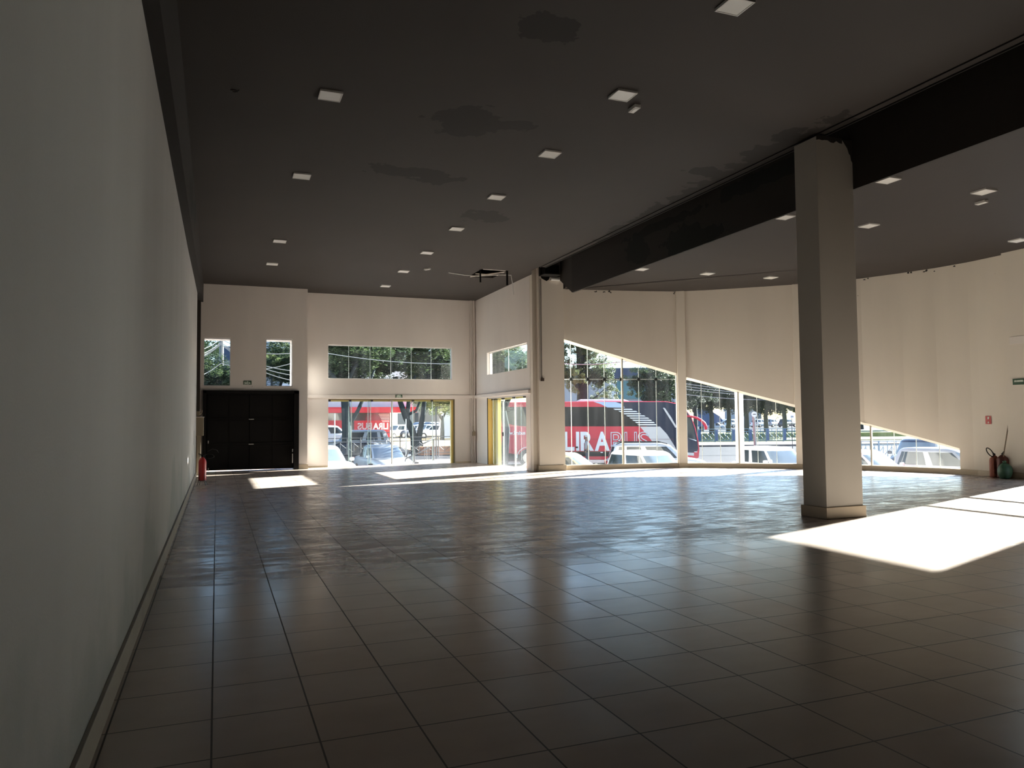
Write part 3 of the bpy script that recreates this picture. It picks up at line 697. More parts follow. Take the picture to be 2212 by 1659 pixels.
mb = MB(); mb.box(-.018, .012, -.006, -.004, .015, .07); mb.box(-.012, .006, -.006, -.004, .07, .082); mb.box(.012, .022, -.006, -.004, .04, .075); mb.build('extinguisher_symbol', m_signw, t)
mb = MB(); mb.prism([(-.03, -.006, -.06), (.03, -.006, -.06), (0, -.006, -.085)], (0, .002, 0)); mb.box(-.006, .006, -.006, -.004, -.06, -.03); mb.build('arrow_symbol', m_signw, t)
# electric box, pipe
t = thing('electric_box', 'beige electric box with a pipe below at the end of the left wall', 'electric box')
mb = MB(); mb.box(-.55, -.345, 23.4, 23.75, 1.13, 1.66); mb.build('body', m_box, t, bevel=.01)
mb = MB(); mb.box(-.56, -.33, 23.38, 23.77, 1.655, 1.675); mb.build('lid', m_wall, t, bevel=.003)
mb = MB(); mb.box(-.54, -.44, 23.45, 23.55, 1.675, 1.83); mb.tube([(-.44, 23.5, 1.75), (-.40, 23.5, 1.8), (-.40, 23.5, 1.86)], .018, 6); mb.build('meter', m_box, t, bevel=.01)
mb = MB(); mb.box(-.53, -.42, 23.5, 23.6, 0, 1.13); mb.build('duct', m_box, t)
mb = MB(); mb.box(XL, XL+.008, 20.6, 20.75, .95, 1.3)
tag(mb.build('wall_plate', m_lwall, bevel=.002), 'narrow upright cover plate near the far end of the left wall', 'cover plate')
mb = MB(); mb.box(XL, XL+.006, 20.95, 20.99, .05, 1.0)
tag(mb.build('cable_cover', m_lwall), 'thin upright cable cover low on the left wall beside the red extinguisher', 'cable cover')

def extinguisher(name, lab, loc, rz, body, h=.52, r=.09, stand=True, hose=True, mat2=m_rubber):
    t = thing(name, lab, 'fire extinguisher', loc, rz)
    z0 = .11 if stand else 0
    mb = MB(); mb.lathe([(r*.9, z0), (r, z0+.02), (r, z0+h-.07), (r*.85, z0+h-.02), (r*.45, z0+h+.03), (r*.25, z0+h+.05)], n=24); mb.build('cylinder', body, t, smooth=True)
    mb = MB(); mb.box(-.02, .02, -.02, .02, z0+h+.05, z0+h+.09); mb.tube([(0, 0, z0+h+.09), (-.09, 0, z0+h+.13)], .012, 6); mb.tube([(0, 0, z0+h+.07), (-.08, 0, z0+h+.08)], .008, 6); mb.build('valve', m_darkmetal, t)
    if stand:
        mb = MB()
        for a in (.5, 2.1, 3.7, 5.3): mb.tube([(r*math.cos(a)*1.0, r*math.sin(a), z0+.16), (r*1.02*math.cos(a), r*1.02*math.sin(a), z0), (r*1.5*math.cos(a), r*1.5*math.sin(a), 0.004)], .006, 6)
        mb.tube([((r+.004)*math.cos(i*.4), (r+.004)*math.sin(i*.4), z0+.01) for i in range(17)], .006, 6); mb.build('stand', m_darkmetal, t)
    return t, z0+h
t, zt = extinguisher('fire_extinguisher', 'red fire extinguisher on a wire stand beside the black gate', (-.31, 19.75, 0), 0, m_red)
mb = MB(); mb.tube([(.02, 0, zt+.07)] + [(.02+.12*(1-math.cos(a))*1.0, .0, zt+.06+.05*math.sin(a)) for a in [i*.35 for i in range(1, 16)]], .009, 8); mb.build('hose', m_rubber, t)
# right corner: faded extinguisher, darker one behind, green bag, broom
t, zt = extinguisher('fire_extinguisher', 'faded rusty red extinguisher with a black hose loop at the curved wall', (17.60, 13.0, 0), .2, m_rust, h=.48, r=.11, stand=False)
mb = MB()
cx, cz = -.20, zt+.13
mb.tube([(cx+.17*math.cos(a)*1.0, 0, cz-.45*.17*math.cos(a)+.075*math.sin(a)) for a in [i*2*math.pi/24 for i in range(25)]], .012, 8); mb.build('hose', m_rubber, t)
mb = MB(); mb.box(-.16, -.12, -.06, -.02, .08, .46); mb.box(-.16, -.05, -.055, -.025, .40, .43); mb.box(-.15, -.06, -.075, -.02, .16, .21); mb.build('bracket', m_rust, t, bevel=.004)
t, zt = extinguisher('fire_extinguisher', 'dark red extinguisher standing behind the faded one in the corner', (17.585, 12.78, 0), 1, M('dark_red_paint', (.10, .025, .018), .6, var=.4, scale=9), h=.50, r=.13, stand=False)
mb = MB(); mb.tube([(.02, 0, zt+.02), (.12, -.02, zt-.02), (.19, -.04, zt-.16), (.20, -.05, zt-.26)], .02, 8); mb.build('hose', m_rubber, t)
t = thing('garbage_bag', 'shiny green plastic bag slumped in the corner below the broom', 'bag', (17.37, 12.58, 0))
mb = MB(); random.seed(5); secs = []
for k, (r, z) in enumerate([(.09, .0), (.13, .03), (.16, .11), (.165, .20), (.14, .28), (.09, .34), (.04, .38)]):
    secs.append([(r*(1+.10*math.sin(3*a+k)+random.uniform(-.05, .05))*math.cos(a), r*(1+.1*math.sin(2*a+k*.7)+random.uniform(-.05, .05))*math.sin(a), z) for a in [i*2*math.pi/16 for i in range(16)]])
mb.loft(secs); mb.build('sack', m_greenpl, t, smooth=True, sub=1)
mb = MB(); mb.lathe([(.03, .37), (.05, .40), (.02, .43)], c=(.0, 0, 0), n=10); mb.build('knot', m_greenpl, t, smooth=True)
t = thing('broom', 'long-handled broom leaning in the right corner behind the green bag', 'broom')
mb = MB(); mb.tube([(17.50, 12.74, .30), (17.74, 12.665, 1.52)], .013, 8); mb.build('handle', m_wood, t)
mb = MB(); mb.box(17.40, 17.58, 12.71, 12.77, .20, .30); mb.build('head', M('broom_green', (.05, .10, .06), .5), t, bevel=.01)
mb = MB(); mb.box(17.41, 17.57, 12.72, 12.76, .0, .20); mb.build('bristles', m_rubber, t)

# ================================================================== OUTSIDE
G0 = -1.15
def gz(x, y):
    D = FW.x*x+FW.y*y
    a = lambda y0, z0, y1, z1, t: z0+(z1-z0)*min(1, max(0, (t-y0)/(y1-y0)))
    if x < 15: left = a(34, -1.1, 38, -.35, y) if y < 60 else a(60, -.35, 90, -.45, y)
    right = G0 if D < 86 else a(86, G0, 112, -.3, D)
    if x < 13: return left
    if x < 15: return left+(right-left)*(x-13)/2
    return right
mb = MB()
xs = [-60, -30, -15, -6, 0, 4, 8, 11, 13, 15, 18, 22, 28, 36, 48, 60, 80, 100, 130, 170, 220]; ys_ = [-40, -20, 0, 15, 26, 30, 34, 35, 36, 37, 38, 42, 48, 56, 66, 78, 86, 92, 100, 110, 130, 170, 240]
vs = [[mb.bm.verts.new((x, y, gz(x, y))) for y in ys_] for x in xs]
for i in range(len(xs)-1):
    for j in range(len(ys_)-1): mb.bm.faces.new((vs[i][j], vs[i+1][j], vs[i+1][j+1], vs[i][j+1]))
m_asph = M('asphalt', (.048, .05, .06), .85, var=.2, scale=.6)
m_asph.node_tree.nodes['Principled BSDF'].inputs['Specular IOR Level'].default_value = .05
st(mb.build('ground', m_asph))
mb = MB(); mb.prism([(x, y, -1.4) for x, y in outline], (0, 0, 1.14)); st(mb.build('foundation', m_concrete))
mb = MB(); mb.box(7.2, 9.6, 25.9, 29.4, -1.2, -.04); mb.prism([(7.2, 26.2, -.04), (7.2, 28.6, -.04), (4.0, 28.6, -1.1), (4.0, 26.2, -1.1)], (0, 0, -.1)); st(mb.build('ground_porch', M('pinkish_paving', (.42, .36, .33), .8, var=.15)))

def strip_D(name, D0, D1, u0, u1, z, mat, kind='structure', thick=.02):
    mb = MB(); P = []
    for (u, D) in ((u0, D0), (u1, D0), (u1, D1), (u0, D1)):
        d = onD(u, 900, D); P.append((d.x, d.y, z))
    mb.prism(P, (0, 0, -thick)); o = mb.build(name, mat); o['kind'] = kind; return o
m_grass = M('dry_grass', (.22, .24, .08), .9, var=.4, scale=4)
strip_D('ground_far_pavement', 70, 79.5, 1480, 2300, G0+.16, M('pale_paving', (.12, .11, .11), .85, var=.15, scale=2), thick=.3)
g = strip_D('grass', 79.6, 90, 1480, 2300, G0+.25, m_grass, 'stuff', thick=.3); g['label'] = 'strip of yellow-green grass behind the blue fence'; g['category'] = 'grass'
g = strip_D('verge', 91, 104, 1480, 2300, G0+.75, m_grass, 'stuff', thick=.9); g['label'] = 'sunny grass verge under the far row of trees'; g['category'] = 'grass'
# ochre earth beyond the back door
mb = MB(); mb.prism([(11.2, 46, -.33), (26, 46, -.33), (34, 84, -.40), (16, 84, -.40)], (0, 0, -.05))
o = mb.build('dirt_lot', M('ochre_earth', (.52, .38, .20), .95, var=.25, scale=1.2)); tag(o, 'ochre earth lot where the white hatchback is parked', 'dirt', kind='stuff')
mb = MB(); mb.box(10.2, 12.6, 39.8, 40.4, -.5, .10); tag(mb.build('planter_wall', M('terracotta', (.50, .22, .12), .85, var=.3, scale=6)), 'low terracotta planter wall behind the grey fence', 'planter')

# ---------------- cars
m_wshield = M('windshield_glass', (.14, .18, .22), .03, spec=.9, coat=1)  # blue-grey base stands in for the sky mirrored in the glass
m_cglass = M('car_glass', (.02, .03, .038), .06, spec=.5)
m_tyre = M('tyre', (.02, .02, .02), .8); m_rim = M('alloy_rim', (.55, .55, .56), .3, metal=.8)
m_lamp = M('headlamp', (.75, .78, .8), .1, coat=1); m_tail = M('tail_lamp', (.45, .02, .02), .15, coat=1); m_grille = M('grille', (.02, .02, .022), .4)
m_plate = M('number_plate', (.6, .6, .6), .5)
def paint(name, c, metal=.0): return M('car_paint_'+name, c, .32, metal=metal, var=.02, coat=.25)
P_ = dict(white=paint('white', (.80, .80, .80)), silver=paint('silver', (.50, .52, .55), .4), grey=paint('grey', (.30, .31, .33), .4), gold=paint('champagne', (.52, .43, .30), .3),
          dark=paint('dark_blue', (.03, .04, .07)), pink=paint('pale_red', (.62, .40, .42)), black=paint('black', (.02, .02, .025)))
CT = {  # L, W, H, belt, hood z, greenhouse base rear/front, roof rear/front, trunk z
    'hatch': (3.95, 1.70, 1.50, .93, .88, (-.47, .26), (-.40, .08), .93),
    'sedan': (4.45, 1.76, 1.47, .93, .86, (-.36, .24), (-.22, .06), .96),
    'wagon': (4.4, 1.74, 1.60, .98, .92, (-.47, .26), (-.42, .10), .98),
    'suv':   (4.4, 1.82, 1.66, 1.05, 1.00, (-.47, .25), (-.41, .11), 1.05),
    'pickup': (4.7, 1.76, 1.70, 1.02, 1.0, (-.10, .26), (-.05, .12), 1.0)}
def car(kind, col, label, loc, rz, group=None, rails=False):
    L, W, H, belt, hood, (gr, gf), (rr, rf), trunk = CT[kind]
    t = thing('car', label, 'car', loc, rz, group); pm = P_[col]
    def ring(x, k, zb, zs, zt):
        w = W/2*k
        return [(x, 0, zb), (x, w*.80, zb), (x, w*.98, zb+.12), (x, w, (zb+zs)/2+.03), (x, w*.97, zs-.03), (x, w*.86, zt), (x, w*.4, zt+.025), (x, 0, zt+.03),
                (x, -w*.4, zt+.025), (x, -w*.86, zt), (x, -w*.97, zs-.03), (x, -w, (zb+zs)/2+.03), (x, -w*.98, zb+.12), (x, -w*.80, zb)]
    mb = MB(); h = L
    S_ = [(-.5, .74, .36, .55, .58), (-.495, .88, .28, .62, trunk-.14), (-.47, .95, .22, trunk-.08, trunk-.03), (-.40, .99, .2, trunk-.03, trunk), (gr, 1, .19, belt, trunk+.01), (-.15, 1, .19, belt, belt), (.1, 1, .19, belt, belt),
          (gf, .995, .19, belt-.01, belt-.0), (.33, .985, .19, hood, hood+.02), (.42, .95, .2, hood-.10, hood-.05), (.475, .86, .22, hood-.22, hood-.17), (.495, .74, .27, .52, .56), (.5, .6, .33, .48, .5)]
    mb.loft([ring(x*L, k, zb, zs, zt) for x, k, zb, zs, zt in S_]); mb.build('body', pm, t, smooth=True, sub=1)
    # rounded glasshouse: one smooth shell, panes and painted pillars taken from the same surface
    wb, wt = W*.465, W*.385; NA = 52
    def shell(j, t, k=1.0):
        a = 8*((j+.5*0) % NA)/NA; q = int(a) // 2; f = a-2*q-1          # walk round a unit square
        px_, py_ = ((1, f), (-f, 1), (-1, -f), (f, -1))[q]
        n_ = 5.0; m_ = (abs(px_)**n_+abs(py_)**n_)**(-1/n_); px_ *= m_; py_ *= m_
        e = t**1.15; xf = (gf+(rf-gf)*e)*L; xr = (gr+(rr-gr)*e)*L
        sh = 1-.10*max(0, (t-.84)/.16)**2
        xc = (xf+xr)/2; return (xc+(xf-xr)/2*px_*k*sh, (wb+(wt-wb)*t)*py_*k*sh, belt-.03+(H-belt+.03)*(1-(1-t)**1.25 if False else t)), px_, py_
    T_ = [0, .06, .30, .55, .80, .86, .93, .98, 1.0]
    mbs = {k: MB() for k in ('greenhouse', 'windshield', 'rear_window', 'side_window_left', 'side_window_right')}
    xB = -.02
    for j in range(NA):
        for i in range(len(T_)-1):
            _, px_, py_ = shell(j+.5, .5)
            key = 'greenhouse'
            if 1 <= i <= 3:
                if px_ > .9 and abs(py_) < .86: key = 'windshield'
                elif px_ < -.9 and abs(py_) < .80: key = 'rear_window'
                elif abs(py_) > .93 and -.86 < px_ < .84 and abs(px_-xB) > .045 and not (kind in ('wagon', 'suv') and abs(px_+.58) < .05): key = 'side_window_left' if py_ > 0 else 'side_window_right'
            mbs[key].quad(shell(j, T_[i])[0], shell(j+1, T_[i])[0], shell(j+1, T_[i+1])[0], shell(j, T_[i+1])[0])
    top_ = [shell(j, 1.0)[0] for j in range(NA)]; cx_ = sum(p[0] for p in top_)/NA
    g_ = mbs['greenhouse']; cc = (cx_, 0, H+.025)
    for j in range(NA):
        a_, b_ = top_[j], top_[(j+1) % NA]; ma = tuple((a_[k]*.55+cc[k]*.45) for k in range(2))+(H+.02,); mb_ = tuple((b_[k]*.55+cc[k]*.45) for k in range(2))+(H+.02,)
        g_.quad(a_, b_, mb_, ma); g_.bm.faces.new([g_.bm.verts.new(Vector(p)) for p in (ma, mb_, cc)])
    for k_, m_b in mbs.items():
        nm = k_ if not k_.startswith('side') else 'side_window'
        m_b.build('roof' if nm == 'greenhouse' else nm, pm if nm == 'greenhouse' else m_wshield if nm == 'windshield' else m_cglass, t, smooth=True, merge=True)
    wr = .31 if kind != 'suv' else .35
    for sx in (-.30, .31):
        for sy in (1, -1):
            mb = MB(); yy = sy*(W/2-.09); mb.lathe([(wr*.75, -.10), (wr, -.09), (wr, .09), (wr*.75, .10)], c=(sx*L, yy, wr), n=20, axis='Y'); w_ = mb.build('wheel', m_tyre, t)
            mb = MB(); mb.lathe([(wr*.62, -.105), (wr*.62, .105)], c=(sx*L, yy, wr), n=14, axis='Y'); mb.build('rim', m_rim, w_)
    for sy in (1, -1):
        mb = MB(); mb.prism([(L*.405, sy*W*.475, hood-.155), (L*.480, sy*W*.30, hood-.20), (L*.490, sy*W*.29, hood-.30), (L*.43, sy*W*.49, hood-.27)], (.03, sy*.012, .012)); mb.build('headlight', m_lamp, t, bevel=.01)
        mb = MB(); mb.prism([(-L*.485, sy*W*.43, trunk-.08), (-L*.498, sy*W*.32, trunk-.12), (-L*.50, sy*W*.32, trunk-.28), (-L*.485, sy*W*.44, trunk-.28)], (-.012, sy*.01, .0)); mb.build('taillight', m_tail, t)
        mb = MB(); mb.box((gf-.06)*L-.06, (gf-.06)*L+.04, sy*W*.50-.0*sy, sy*W*.50+.17*sy, belt+.0, belt+.13); mb.build('wing_mirror', pm, t, bevel=.03)
    mb = MB(); mb.box(L*.486, L*.503, -W*.26, W*.26, .38, .50); mb.box(L*.485, L*.502, -W*.2, W*.2, .56, .62); mb.build('grille', m_grille, t)
    mb = MB(); mb.box(L*.50, L*.51, -.2, .2, .40, .50); mb.build('number_plate', m_plate, t)
    if rails:
        mb = MB()
        for sy in (1, -1): mb.tube([(rr*L+.1, sy*wt*.9, H-.02), (rr*L+.3, sy*wt*.9, H+.045), (rf*L-.3, sy*wt*.9, H+.045), (rf*L-.05, sy*wt*.9, H-.02)], .02, 6)
        mb.build('roof_rail', m_black, t)
    return t
def carat(kind, col, label, u, D, head, z=None, **k):
    p = onD(u, 900, D); zz = gz(p.x, p.y) if z is None else z
    return car(kind, col, label, (p.x, p.y, zz+.002), math.radians(head), **k)
BD = math.degrees(math.atan2(-FW.x, FW.y))     # heading along the image plane, to the right
carat('hatch', 'white', 'white hatchback parked close outside the first sloping window', 1404, 25.9, -84, z=-1.12)
carat('wagon', 'silver', 'silver blue station wagon with roof rails behind the white hatchback', 1417, 32.6, -26, rails=True)
carat('sedan', 'gold', 'champagne car half hidden behind the far column', 1222, 26.2, -42, z=-1.13)
carat('hatch', 'white', 'white car facing the second sloping window, its windshield pale', 1672, 28.6, -96, z=-1.12)
carat('sedan', 'pink', 'pale pinkish car whose hood shows through the low end window', 1862, 25.8, -78, z=-1.12)
carat('hatch', 'grey', 'grey car at the lowest corner of the end window', 2055, 26.0, -75, z=-1.12)
carat('suv', 'dark', 'dark blue car behind the pale pinkish one', 1985, 32.0, -150, z=-1.12)
carat('sedan', 'silver', 'silver sedan parked facing the back glass door', 828, 35.0, -84, z=-1.08)
carat('hatch', 'white', 'white car at the left edge of the back glass door', 694, 29.6, -76, z=-.95)
carat('suv', 'silver', 'silver car seen from its side behind the tree trunk, tail to the right', 768, 47.5, 172, z=-.72)
carat('hatch', 'black', 'dark car in the shade behind the silver sedan', 745, 38.0, 160, z=-1.05)
carat('hatch', 'white', 'small white car far off at the left of the back glass door', 716, 56.0, 10, z=-.3)
carat('hatch', 'white', 'white hatchback parked side-on on the ochre lot', 941, 83.0, 160, z=-.43, group='cars in the far lot')
for k, (u, D, c, lab) in enumerate([(918, 86, 'silver', 'silver car in the far row just left of the white hatchback'), (900, 86, 'white', 'white car of the far row seen between the forked trunks'), (878, 85, 'dark', 'dark blue car of the far row left of the forked tree'), (858, 84, 'white', 'white car at the left end of the far row'),
                                  (905, 98, 'silver', 'silver car in the row behind, left'), (925, 98, 'grey', 'grey car in the row behind, right')]):
    carat('hatch', c, lab, u, D, -150, z=-.43 if D < 95 else -.2, group='cars in the far lot')
carat('sedan', 'silver', 'silver car beyond the blue fence, pointing left', 1537, 132, 165, z=-.75, group='cars beyond the fence')
carat('pickup', 'white', 'white pickup behind the silver car beyond the fence', 1545, 142, 175, z=.25, group='cars beyond the fence')
for u, D, c, lab in [(1640, 140, 'white', 'white car under the far trees, right of the round road sign'), (1700, 138, 'dark', 'dark car under the far trees near the small white sign'), (1583, 138, 'silver', 'silver car under the far trees, left of the thick mullion'), (1668, 142, 'silver', 'silver car between the far trunks')]:
    carat('hatch', c, lab, u, D, 20, z=-.3, group='cars beyond the fence')

# ---------------- coach
KB = 37.3
b0 = onD(1065, 900, 43.97); zg = -1.2
bus = thing('coach', 'red, black and silver coach parked across the street with big white lettering', 'bus', (b0.x, b0.y, zg), math.radians(BD))
m_bred = M('coach_red', (.62, .025, .055), .35, var=.03, spec=.3); m_bblk = M('coach_glass', (.008, .010, .012), .25, spec=.15); m_bnav = M('coach_navy', (.012, .022, .05), .3, spec=.15)
m_bsil = M('coach_silver', (.42, .43, .46), .35, metal=.3); m_bwht = M('coach_white', (.82, .82, .84), .4); m_bblue = M('coach_pale_blue', (.42, .56, .78), .4)
def hor(u): return 913-(u-468)*.00946
def bl(u, v): return ((u-1065)/KB, EYE+(hor(u)-v)/KB-zg)
def poly(name, pts, mat, off, th=.02, **k):
    mb = MB(); q = [bl(*p) for p in pts]; mb.prism([(x, -off, z) for x, z in q], (0, th, 0)); return mb.build(name, mat, bus, **k)
prof = [(1072, 968), (1066, 945), (1063, 915), (1065, 888), (1072, 874), (1085, 869), (1200, 868), (1300, 866.5), (1440, 867), (1462, 871), (1480, 882), (1494, 900), (1503, 925), (1508, 950), (1510, 970), (1508, 988), (1500, 993), (1200, 993), (1095, 979)]
mb = MB(); q = [bl(*p) for p in prof]; secs = []
for y, k in ((0, .985), (.06, 1), (2.40, 1), (2.5, .985)):
    cx_, cz_ = 6, 1.9
    secs.append([(cx_+(x-cx_)*k, y, cz_+(z-cz_)*k) for x, z in q])
mb.loft(secs); mb.build('body', m_bred, bus)
poly('window_band', [(1074, 879), (1400, 879), (1440, 921), (1131, 921), (1108, 918), (1090, 913), (1081, 900), (1076, 888)], m_bblk, .012)
poly('swoosh', [(1282, 867.6), (1345, 868.5), (1352, 881), (1312, 880), (1298, 873)], m_bblue, .016)
poly('front_panel', [(1330, 868.6), (1441, 868.3), (1461, 872.5), (1479, 883), (1492, 900.5), (1500, 925), (1505, 950), (1506.5, 970), (1500, 980), (1466, 980), (1425, 921.5), (1398, 921.5), (1350, 881), (1345, 873)], m_bnav, .020)
poly('silver_panel', [(1382, 921.5), (1425, 921.5), (1440, 938), (1455, 962), (1466, 985), (1425, 985), (1409, 955), (1394, 936)], m_bsil, .026)
for k, (a, b) in enumerate([(1325, 1366), (1336, 1376), (1345, 1384), (1352, 1393), (1359, 1401), (1365, 1407), (1371, 1413), (1376, 1418)]):
    v = 884+k*4.75; poly('stripe', [(a, v-1.0), (b-2, v-1.0), (b+1.5, v+1.3), (a+4, v+1.3)], m_bwht, .032, .014)
poly('pillar_trim', [(1432, 881), (1436, 881), (1450, 902), (1461, 922), (1458, 924), (1446, 904)], m_bsil, .034, .016)
poly('door_window', [(1478, 893), (1490, 905), (1498, 928), (1501, 950), (1480, 945), (1474, 920)], m_cglass, .036, .018)
poly('lower_trim', [(1485, 944), (1503, 951), (1503, 953), (1485, 946)], m_bwht, .036, .014)
poly('skirt', [(1150, 975), (1425, 975), (1425, 985.5), (1150, 985.5)], m_bblk, .016)
poly('bumper', [(1470, 980), (1507, 976), (1507, 988), (1499, 993), (1470, 993)], m_bred, .03)
poly('plate', [(1482, 977), (1497, 978), (1497, 984), (1482, 983)], m_plate, .044, .012)
poly('fog_light', [(1498, 975), (1504, 975), (1504, 976.5), (1498, 976.5)], m_bwht, .044, .012)
poly('rear_light', [(1072, 955), (1082, 963), (1081, 966), (1071, 958)], m_tail, .012)
for u in (1245, 1320): x, z = bl(u, 966); mb = MB(); mb.box(x-.07, x+.07, -.05, -.0, z-.05, z+.05); mb.build('handle', m_bblk, bus, bevel=.015)
for a in ((1216, 1462),): poly('panel_line', [(1216, 948), (1455, 948), (1455, 948.5), (1216, 948.5)], M('seam_dark', (.12, .02, .03), .6), .034, .018)
for u in (1218, 1284): poly('reflector', [(u+12, 976), (u+17, 976), (u+17, 978), (u+12, 978)], m_bwht, .03)
mb = MB(); q = [bl(u, v) for u, v in ((1250, 867), (1256, 862), (1352, 862), (1364, 867))]; mb.prism([(x, .5, z) for x, z in q], (0, 1.6, 0)); mb.build('roof_unit', m_bwht, bus, bevel=.03)
for u in (1139, 1170, 1436):
    x, _ = bl(u, 990); mb = MB(); mb.lathe([(.40, -.05), (.52, .0), (.52, .26), (.4, .3)], c=(x, 0, .50), n=24, axis='Y'); w_ = mb.build('wheel', m_tyre, bus)
    mb = MB(); mb.lathe([(.28, -.06), (.30, .0)], c=(x, 0, .50), n=16, axis='Y'); mb.build('rim', m_rim, w_)
    if u != 1436:
        mb = MB(); mb.tube([(x+.62*math.cos(a), -.03, .50+.62*math.sin(a)) for a in [i*math.pi/12 for i in range(13)]], .02, 6); mb.build('wheel_arch', m_bwht, bus)
pts = [(1480, 899), (1492, 900), (1503, 903), (1512, 908), (1519, 915), (1522, 922), (1522, 928)]
mb = MB(); mb.tube([(bl(*p)[0], -.25, bl(*p)[1]) for p in pts], [.05, .06, .07, .08, .09, .09, .06], 8); mb.build('mirror_arm', m_bred, bus, smooth=True)
mb = MB(); mb.tube([(bl(1484, 899)[0], -.25, bl(1484, 899)[1]), (bl(1484, 899)[0]-.3, .1, bl(1484, 899)[1])], .04, 6); mb.build('mirror_bracket', m_bred, bus)
# lettering: solid L I R A, outlined B U S
def letter(ch, u0, u1, v0, v1, outline=0, mat=m_bwht, off=.03):
    x0, z1 = bl(u0, v0); x1, z0 = bl(u1, v1); hgt = z1-z0
    o = text_obj('lettering', ch, hgt/.69, mat, bus, ((x0+x1)/2, -off, (z0+z1)/2), (math.pi/2, 0, 0), outline=outline, depth=.008, width=x1-x0, bold=0 if outline else .045)
    return o
LV = (934, 972)
for ch, a, b in (('L', 1217, 1240), ('I', 1243.5, 1250.5), ('R', 1253, 1282), ('A', 1283.5, 1316)): letter(ch, a, b, *LV)
for ch, a, b in (('B', 1318, 1345), ('U', 1348, 1375), ('S', 1377, 1402)): letter(ch, a, b, *LV, outline=.03)
x, z = bl(1110.5, 935); text_obj('lettering', 'www.lirabus', .30, m_bwht, bus, (x, -.03, z), (math.pi/2, 0, 0), depth=.006, width=1.28, bold=.006)

# ---------------- person by the coach
p = onD(1267, 900, 42.3)
per = thing('person', 'person in a grey shirt and dark trousers standing sideways by the coach', 'person', (p.x, p.y, G0), math.radians(BD+180))
m_skin = M('skin', (.30, .17, .12), .6); m_shirt = M('grey_shirt', (.42, .43, .46), .85); m_jean = M('dark_trousers', (.06, .08, .11), .85); m_hairc = M('pale_cap', (.62, .60, .60), .8)
def skin(name, verts, edges, radii, mat, parent, root=0, sub=1):
    me = bpy.data.meshes.new(name); me.from_pydata(verts, edges, []); me.materials.append(mat)
    o = link(name, me, None, parent)
    md = o.modifiers.new('skin', 'SKIN'); md.use_smooth_shade = True
    for i, r in enumerate(radii):
        r = r if isinstance(r, tuple) else (r, r)
        me.skin_vertices[0].data[i].radius = r; me.skin_vertices[0].data[i].use_root = (i == root)
    s_ = o.modifiers.new('sub', 'SUBSURF'); s_.levels = s_.render_levels = sub
    return o
# local: x forward, y left, z up
bv = [(0, 0, .92), (0, 0, 1.10), (.01, 0, 1.28), (0, 0, 1.42), (.02, 0, 1.50), (.04, 0, 1.58), (.05, 0, 1.68),
      (0, .10, .86), (.02, .11, .50), (-.01, .11, .09), (.12, .12, .04), (0, -.10, .86), (.0, -.11, .50), (-.04, -.11, .09), (.09, -.12, .04),
      (0, .19, 1.39), (-.04, .23, 1.12), (.05, .24, .90), (0, -.19, 1.39), (-.06, -.23, 1.12), (.08, -.23, .90)]
be = [(0, 1), (1, 2), (2, 3), (3, 4), (4, 5), (5, 6), (0, 7), (7, 8), (8, 9), (9, 10), (0, 11), (11, 12), (12, 13), (13, 14), (3, 15), (15, 16), (16, 17), (3, 18), (18, 19), (19, 20)]
br = [.13, .14, .15, .10, .062, (.10, .085), (.105, .09), .09, .065, .045, .035, .09, .065, .045, .035, .06, .045, .03, .06, .045, .03]
skin('body', bv, be, br, m_skin, per)
for sy in (1, -1):
    hx = .06 if sy > 0 else .09
    for k in range(4): mb = MB(); mb.tube([(hx+.0+.018*k, sy*.24, .90), (hx+.01+.018*k, sy*.235, .85), (hx+.018*k-.01, sy*.225, .805+.005*abs(k-1))], .009, 6); mb.build('finger', m_skin, per)
    mb = MB(); mb.tube([(hx+.0, sy*.235, .90), (hx+.045, sy*.21, .865), (hx+.05, sy*.2, .84)], .01, 6); mb.build('thumb', m_skin, per)
sv = [(0, 0, .88), (0, 0, 1.10), (.01, 0, 1.28), (0, 0, 1.41), (0, .19, 1.40), (-.035, .225, 1.17), (0, -.19, 1.40), (-.05, -.225, 1.17)]
skin('shirt', sv, [(0, 1), (1, 2), (2, 3), (3, 4), (4, 5), (3, 6), (6, 7)], [(.15, .19), (.155, .19), (.15, .20), .115, .085, .07, .085, .07], m_shirt, per)
tv = [(0, 0, .92), (0, .10, .84), (.02, .11, .50), (-.01, .11, .10), (0, -.10, .84), (.0, -.11, .50), (-.04, -.11, .10)]
skin('trousers', tv, [(0, 1), (1, 2), (2, 3), (0, 4), (4, 5), (5, 6)], [.14, .105, .085, .07, .105, .085, .07], m_jean, per)
mb = MB(); mb.lathe([(.088, 0), (.092, .04), (.078, .075), (.035, .095)], c=(.03, 0, 1.665), n=16); mb.build('cap', m_hairc, per, smooth=True)
mb = MB(); mb.tube([(.13, 0, 1.63), (.155, 0, 1.60), (.13, 0, 1.59)], .012, 6); mb.build('nose', m_skin, per)
for sx in (1, -1): mb = MB(); mb.lathe([(.008, -.004), (.008, .004)], c=(.125, sx*.03, 1.635), n=8, axis='X'); mb.build('eye', m_rubber, per)
for sx in (1, -1): mb = MB(); mb.lathe([(.02, -.008), (.022, .008)], c=(.04, sx*.088, 1.62), n=8, axis='Y'); mb.build('ear', m_skin, per)
mb = MB(); mb.box(.115, .128, -.022, .022, 1.558, 1.566); mb.build('mouth', M('lips', (.25, .10, .09), .6), per)

